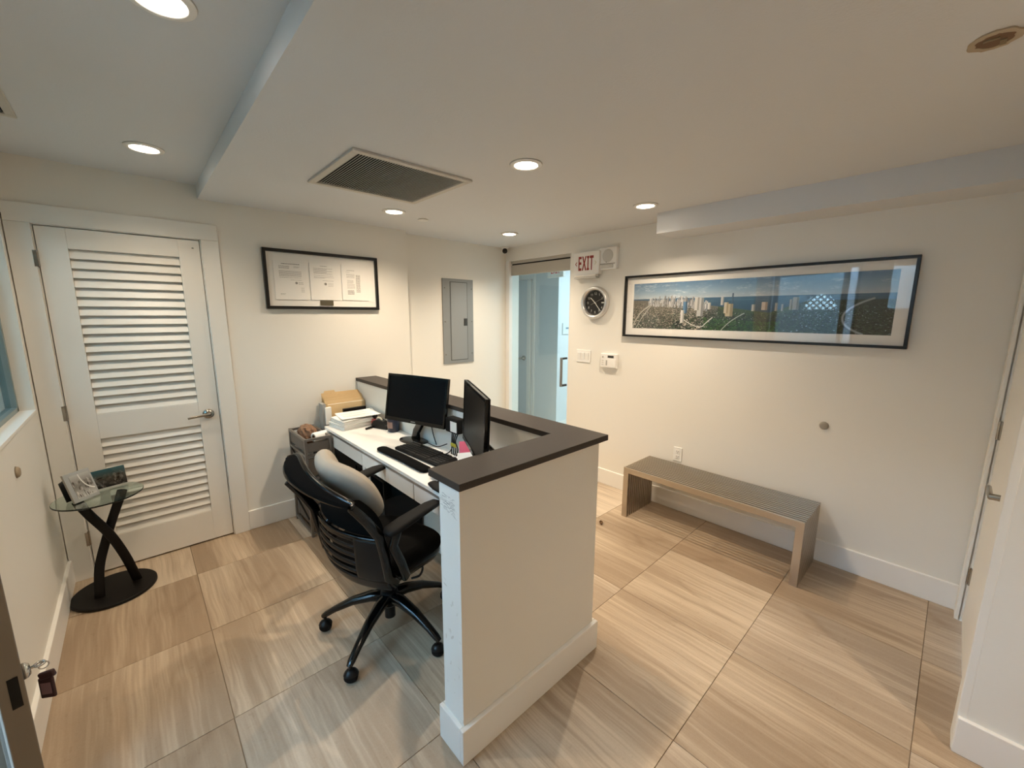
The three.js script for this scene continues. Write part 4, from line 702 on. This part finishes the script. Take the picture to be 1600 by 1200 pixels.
// ------------------------------------------------------------------ panorama
{
  const w = 1.776, h = 0.4995, t = thing('panorama_picture', onRight(1.643, 2.3053), RT, 'long framed city panorama on the right wall', 'picture');
  const art = canvasTexture(2048, 456, (c, W, H) => {
    seed = 1234;
    const hz = (x) => H * (0.36 - 0.02 * Math.sin(x / W * 3)); let g = c.createLinearGradient(0, 0, 0, H * 0.36);
    g.addColorStop(0, '#5d7f9f'); g.addColorStop(0.6, '#8fa6b8'); g.addColorStop(1, '#b5bcbf'); c.fillStyle = g; c.fillRect(0, 0, W, H * 0.37);
    for (let k = 0; k < 5200; k++) { const x = rnd(0, W), y = rnd(4, H * 0.34), n = vnoise(x / 90, y / 26) * 0.65 + vnoise(x / 30, y / 10) * 0.35 + (x < W * 0.25 ? 0.08 : 0); if (n < 0.55) continue; c.fillStyle = `rgba(238,238,236,${(n - 0.5) * rnd(0.2, 0.7)})`; c.beginPath(); c.ellipse(x, y, rnd(5, 17), rnd(1.5, 4.5), 0, 0, 7); c.fill(); }
    g = c.createLinearGradient(0, H * 0.34, 0, H * 0.62); g.addColorStop(0, '#42627c'); g.addColorStop(1, '#2c4658'); c.fillStyle = g; c.fillRect(0, H * 0.345, W, H * 0.4);
    for (let k = 0; k < 60; k++) { c.fillStyle = `rgba(130,160,170,${rnd(0.05, 0.3)})`; c.fillRect(rnd(W * 0.3, W), rnd(H * 0.35, H * 0.42), rnd(20, 160), rnd(1, 4)); }
    const land = (x) => { const u = x / W; return H * (u < 0.25 ? 0.37 + u * 0.2 : u < 0.62 ? 0.42 + (u - 0.25) * 0.62 : u < 0.75 ? 0.65 - (u - 0.62) * 1.6 : 0.44); };
    for (let x = 0; x < W; x += 3) { const y0 = land(x), u = x / W; g = u < 0.42 ? '#6d675c' : u < 0.7 ? '#42532f' : '#2f3f3a'; c.fillStyle = g; c.fillRect(x, y0, 4, H - y0); }
    for (let k = 0; k < 15000; k++) {   // streets, roofs and trees
      const x = rnd(0, W), u = x / W, y0 = land(x), q = Math.pow(k / 15000, 0.9), y = y0 + q * (H - y0), s = 2 + 8 * q, r = rnd();
      const green = u < 0.36 ? 0.25 : u < 0.66 ? 0.72 : 0.62;
      if (r < green) { const v = rnd(0.3, 1.35); c.fillStyle = u < 0.66 && u > 0.36 && q > 0.5 ? `rgb(${52 * v},${84 * v},${34 * v})` : `rgb(${48 * v},${62 * v},${44 * v})`; c.beginPath(); c.ellipse(x, y, s * 1.1, s * 0.6, 0, 0, 7); c.fill(); }
      else { const v = rnd() < 0.35 ? rnd(25, 80) : rnd(110, 255); c.fillStyle = u > 0.66 ? `rgb(${v * 0.8},${v * 0.84},${v * 0.86})` : `rgb(${v},${v * 0.95},${v * 0.87})`; c.fillRect(x, y, s * rnd(0.6, 1.7), s * rnd(0.3, 0.8)); }
    }
    const tower = (x, y, w2, hh, col, dk) => { c.fillStyle = col; c.fillRect(x, y - hh, w2, hh); c.fillStyle = dk; c.fillRect(x + w2 * 0.62, y - hh, w2 * 0.38, hh); c.fillStyle = 'rgba(40,50,60,0.35)'; for (let j = 4; j < hh - 3; j += 5) c.fillRect(x + 1, y - hh + j, w2 - 2, 1.6); };
    for (let k = 0; k < 330; k++) { const x = W * (0.08 + 0.29 * Math.pow(rnd(), 0.8)), y = land(x) + rnd(0, 60), v = Math.floor(rnd(130, 235)); tower(x, y, rnd(5, 14), rnd(14, 64), `rgb(${v},${v - 4},${v - 10})`, `rgb(${v - 60},${v - 56},${v - 50})`); }
    tower(0.345 * W * 0.95, H * 0.72, 58, 170, '#c9c6bf', '#8a8a86'); tower(0.315 * W, H * 0.60, 44, 120, '#d6d2c8', '#9a978f'); tower(0.262 * W, H * 0.66, 40, 110, '#5f86a8', '#39566f'); tower(0.252 * W, H * 0.86, 34, 120, '#e6e3dc', '#a9a69e');
    tower(0.375 * W, H * 0.58, 26, 60, '#dcd8ce', '#a8a49a'); tower(0.43 * W, H * 0.5, 24, 70, '#d6d3cb', '#9c9a93'); tower(0.475 * W, H * 0.56, 12, 130, '#4e6579', '#2f4254');
    tower(0.452 * W, H * 0.72, 62, 110, '#cbb893', '#9a8763'); tower(0.445 * W, H * 0.66, 36, 96, '#d8c9aa', '#a8946f'); tower(0.555 * W, H * 0.62, 26, 56, '#d2cec4', '#98948a'); tower(0.592 * W, H * 0.60, 44, 66, '#cdb8a6', '#98826f'); tower(0.64 * W, H * 0.62, 22, 66, '#bab7b0', '#85827b'); tower(0.663 * W, H * 0.62, 14, 56, '#c4c1ba', '#8a8780');
    tower(0.70 * W, H * 0.60, 44, 100, '#a7a49b', '#77756e'); tower(0.69 * W, H * 0.60, 16, 84, '#bdb9ae', '#8a867c');
    const road = (pts, wd, col) => { c.strokeStyle = col; c.lineWidth = wd; c.lineJoin = 'round'; c.beginPath(); c.moveTo(pts[0] * W, pts[1] * H); for (let i = 2; i < pts.length; i += 4) c.quadraticCurveTo(pts[i] * W, pts[i + 1] * H, pts[i + 2] * W, pts[i + 3] * H); c.stroke(); };
    road([0.0, 0.98, 0.03, 0.62, 0.09, 0.5], 12, '#b8b3a8'); road([0.02, 1.0, 0.06, 0.66, 0.1, 0.5], 5, '#d8d4ca'); road([0.27, 0.8, 0.33, 0.98, 0.36, 0.92, 0.37, 0.86, 0.40, 0.74], 9, '#cfcabf'); road([0.44, 1.0, 0.47, 0.8, 0.53, 0.66], 7, '#b9b5a6');
    road([0.925, 1.0, 0.845, 0.86, 0.865, 0.66, 0.885, 0.52, 0.945, 0.42], 17, '#7f888c'); road([0.925, 1.0, 0.845, 0.86, 0.865, 0.66, 0.885, 0.52, 0.945, 0.42], 3, '#c3c8c9');
  });
  frameBars(w, h, 0.016, 0.034, M.frameBlack, t);
  part('mat_board', B(w - 0.02, h - 0.02, 0.004, 0, 0, 0.008), M.mat, t);
  part('print', new THREE.PlaneGeometry(1.622, 0.36).translate(0.0035, 0.002, 0.0112), new THREE.MeshStandardMaterial({ map: art, roughness: 0.6 }), t);
  part('glazing', B(w - 0.03, h - 0.03, 0.002, 0, 0, 0.018), M.glass, t).castShadow = false;
}
// ------------------------------------------------------------------ ceiling fittings
{
  const x0 = -2.335, x1 = -1.685, z0 = 0.873, z1 = 1.497, W = x1 - x0, D = z1 - z0, b = 0.034;
  const v = thing('air_grille', [(x0 + x1) / 2, H1, (z0 + z1) / 2], 0, 'white return air grille with fine slats in the lower ceiling', 'air grille');
  part('frame', [C(-W / 2, -0.012, -D / 2, W / 2, 0, -D / 2 + b, 0.003), C(-W / 2, -0.012, D / 2 - b, W / 2, 0, D / 2, 0.003), C(-W / 2, -0.012, -D / 2 + b, -W / 2 + b, 0, D / 2 - b, 0.003), C(W / 2 - b, -0.012, -D / 2 + b, W / 2, 0, D / 2 - b, 0.003)], std(0xc9c4ba, 0.5), v);
  part('backing', C(-W / 2 + b, -0.002, -D / 2 + b, W / 2 - b, 0, D / 2 - b), M.dark, v);
  const s = B(0.0075, 0.003, D - 2 * b), n = 44, sm = std(0xb9b3a8, 0.5);
  for (let k = 0; k < n; k++) { const m = part('grille_slat', s, sm, v); m.position.set(-W / 2 + b + (k + 0.5) * (W - 2 * b) / n, -0.0065, 0); m.rotation.z = 0.75; }
  const v2 = thing('supply_vent', [-3.452, H2, 0.93], 0, 'small supply vent in the raised ceiling at the left edge', 'air vent');
  part('frame', [C(-0.075, -0.01, -0.29, 0.075, 0, -0.26, 0.003), C(-0.075, -0.01, 0.26, 0.075, 0, 0.29, 0.003), C(-0.075, -0.01, -0.26, -0.045, 0, 0.26, 0.003), C(0.045, -0.01, -0.26, 0.075, 0, 0.26, 0.003)], std(0xc9c4ba, 0.5), v2);
  part('backing', C(-0.045, -0.002, -0.26, 0.045, 0, 0.26), M.dark, v2);
  for (let k = 0; k < 3; k++) part('vent_blade', B(0.02, 0.002, 0.52, -0.03 + k * 0.03, -0.006, 0).rotateZ(0), M.greyDark, v2);
  const sp = thing('sprinkler_cap', [-1.393, H1, 0.485], 0, 'flat round sprinkler cover in the ceiling near the recess', 'sprinkler');
  part('cover', lathe([[0.0001, -0.008], [0.036, -0.008], [0.04, -0.004], [0.036, 0], [0.0001, 0]], 36), M.trim, sp);
  // open fixture hole: a ring of torn plaster round a dark can with a rusty clip
  const h = thing('open_fixture', [-1.38, H1, 3.345], 0, 'empty light opening with ragged rusty rim at the top right', 'light fixture');
  const rag = []; for (let i = 0; i < 40; i++) { const a = i / 40 * Math.PI * 2; rag.push([Math.cos(a) * (0.047 + 0.006 * vnoise(i * 0.7, 3)), Math.sin(a) * (0.047 + 0.006 * vnoise(i * 0.7, 3))]); }
  const hole = new THREE.Path(); for (let i = 0; i < 40; i++) { const a = -i / 40 * Math.PI * 2, r = 0.031 + 0.007 * vnoise(i * 0.9, 8); i ? hole.lineTo(Math.cos(a) * r, Math.sin(a) * r) : hole.moveTo(r, 0); }
  const sh = new THREE.Shape(rag.map((p) => new THREE.Vector2(...p))); sh.holes.push(hole);
  part('plaster_ring', new THREE.ExtrudeGeometry(sh, { depth: 0.004, bevelEnabled: false }).rotateX(Math.PI / 2), std(0xb5a58e, 0.9), h);
  part('can', new THREE.CylinderGeometry(0.037, 0.037, 0.003, 30).translate(0, -0.0015, 0), std(0x7a5f48, 0.8), h);
  part('rusty_clip', [B(0.03, 0.003, 0.012, 0.018, -0.0045, 0.015), B(0.008, 0.003, 0.03, -0.012, -0.0045, -0.006)], std(0x8b7b62, 0.8), h);
}
// ------------------------------------------------------------------ entrance door, keys and floor litter
{
  const E = V(-3.338, 0, 2.40), Hn = V(-3.57, 0, 1.55), dirv = Hn.clone().sub(E), len = dirv.length(), ang = Math.atan2(dirv.x, dirv.z);
  const d = structGroup('door_4'); d.position.copy(E); d.rotation.y = ang; tag(d, 'open metal framed entrance door seen edge on at the lower left', 'door');
  const al = std(0x8d857a, 0.42, 0.6);   // local +z runs from the free edge to the hinge, +x ... across
  const T = 0.03;
  part('lock_stile', C(-T / 2, 0.012, 0, T / 2, 2.16, 0.06, 0.002), al, d); part('hinge_stile', C(-T / 2, 0.012, len - 0.06, T / 2, 2.16, len, 0.002), al, d);
  part('top_rail', C(-T / 2, 2.09, 0.06, T / 2, 2.16, len - 0.06, 0.002), al, d); part('bottom_rail', C(-T / 2, 0.012, 0.06, T / 2, 0.22, len - 0.06, 0.002), al, d);
  part('glass_pane', C(-0.004, 0.22, 0.06, 0.004, 2.09, len - 0.06), new THREE.MeshPhysicalMaterial({ color: 0xdde6e5, roughness: 0.02, transmission: 1, thickness: 0 }), d);
  part('bolt_slot', C(-0.009, 0.93, -0.0015, 0.003, 0.985, 0.004), M.dark, d);
  for (const s of [-1, 1]) part('lock_cylinder', lathe([[0.0001, 0.010], [0.009, 0.010], [0.013, 0.006], [0.014, 0], [0.0001, 0]], 24).rotateZ(-s * Math.PI / 2).translate(s * T / 2, 0.975, 0.022), M.chrome, d);
  const side = -Math.sign(Math.sin(ang)) || 1;
  const xf = (x, y, z) => { const v = V(x, y, z).applyAxisAngle(V(0, 1, 0), ang).add(E); return [v.x, v.y, v.z]; };
  // the room side is the one whose local x points towards world +x
  const rs = Math.cos(ang) < 0 ? -1 : 1;
  const k = thing('door_key', xf(rs * (T / 2 + 0.010), 0.975, 0.022), ang, 'door key left in the entrance door lock', 'key');
  part('key_bow', [B(0.006, 0.003, 0.005, rs * 0.003, 0, 0), new THREE.TorusGeometry(0.006, 0.002, 8, 20).rotateX(Math.PI / 2).translate(rs * 0.011, 0, 0)], M.chrome, k);
  part('key_ring', new THREE.TorusGeometry(0.006, 0.001, 8, 24).translate(rs * 0.015, -0.006, 0), M.chrome, k);
  const tg = thing('key_tag', xf(rs * (T / 2 + 0.024), 0.955, 0.022), ang + Math.PI * 0.75, 'dark purple plastic key tag hanging from the door key', 'key tag');
  part('tag_frame', B(0.022, 0.040, 0.005, 0, -0.030, 0, 0.003), std(0x3a2026, 0.35), tg); part('tag_clip', B(0.024, 0.013, 0.007, 0.002, -0.005, 0, 0.003).rotateZ(0.25), std(0x41292c, 0.35), tg); part('paper_insert', [B(0.014, 0.022, 0.001, 0, -0.030, 0.0028), B(0.014, 0.022, 0.001, 0, -0.030, -0.0028)], std(0x8a6a70, 0.5), tg);
  const ks = thing('key_bunch', xf(-rs * (T / 2 + 0.012), 0.975, 0.022), ang, 'bunch of keys on the outer side of the entrance door', 'keys');
  for (let i = 0; i < 3; i++) part('key', [new THREE.TorusGeometry(0.009, 0.003, 8, 18).translate(0, -0.03, 0), B(0.006, 0.035, 0.002, 0, -0.055, 0)].map((g) => g.rotateZ(-0.5 + i * 0.5).translate(-rs * 0.012, 0, 0)), M.chrome, ks);
  part('ring', new THREE.TorusGeometry(0.012, 0.0015, 8, 22).translate(-rs * 0.012, -0.012, 0), M.chrome, ks);
  const lf = thing('dry_leaf', [-0.655, 0, 1.705], 0.7, 'tiny curled brown leaf on the floor beside the counter', 'leaf');
  part('leaf', shell((u, v) => V((u - 0.5) * 0.05, 0.003 + 0.012 * Math.pow(Math.abs(v - 0.5) * 2, 2), (v - 0.5) * 0.03 * Math.sin(u * Math.PI)), 8, 6, 0.0012), std(0x6b5236, 0.9), lf);
}
// ------------------------------------------------------------------ corridor fittings
{
  const s = thing('exit_sign', [0.52, 2.36, 0.165], RT, 'small white exit sign with red letters hanging beyond the glass door', 'exit sign');
  const face = canvasTexture(256, 160, (c, W, Hh) => { c.fillStyle = '#eef1f0'; c.fillRect(0, 0, W, Hh); c.fillStyle = '#d8414a'; c.textAlign = 'center'; c.textBaseline = 'middle'; c.translate(W / 2, Hh / 2); c.scale(0.85, 1.35); c.font = 'bold 92px sans-serif'; c.fillText('EXIT', 0, 4); });
  part('housing', B(0.24, 0.15, 0.04, 0, -0.29, 0, 0.004), M.white, s); part('letter_face', new THREE.PlaneGeometry(0.22, 0.13).translate(0, -0.285, 0.0206), new THREE.MeshStandardMaterial({ map: face, roughness: 0.5 }), s);
  part('stem', cyl(0.008, 0.008, 0.26, 0, -0.085, 0, 12), M.white, s);
  const p = thing('wall_keypad', [1.12, 1.39, -0.212], 0, 'white wall control on the bright corridor wall', 'keypad');
  part('plate', B(0.17, 0.15, 0.014, 0.05, 0, 0.007, 0.003), std(0xdfe6e8, 0.4), p); part('display', B(0.07, 0.022, 0.002, 0.06, 0.005, 0.0148), std(0x7f93a0, 0.4), p);
}

renderer.render(scene, camera);
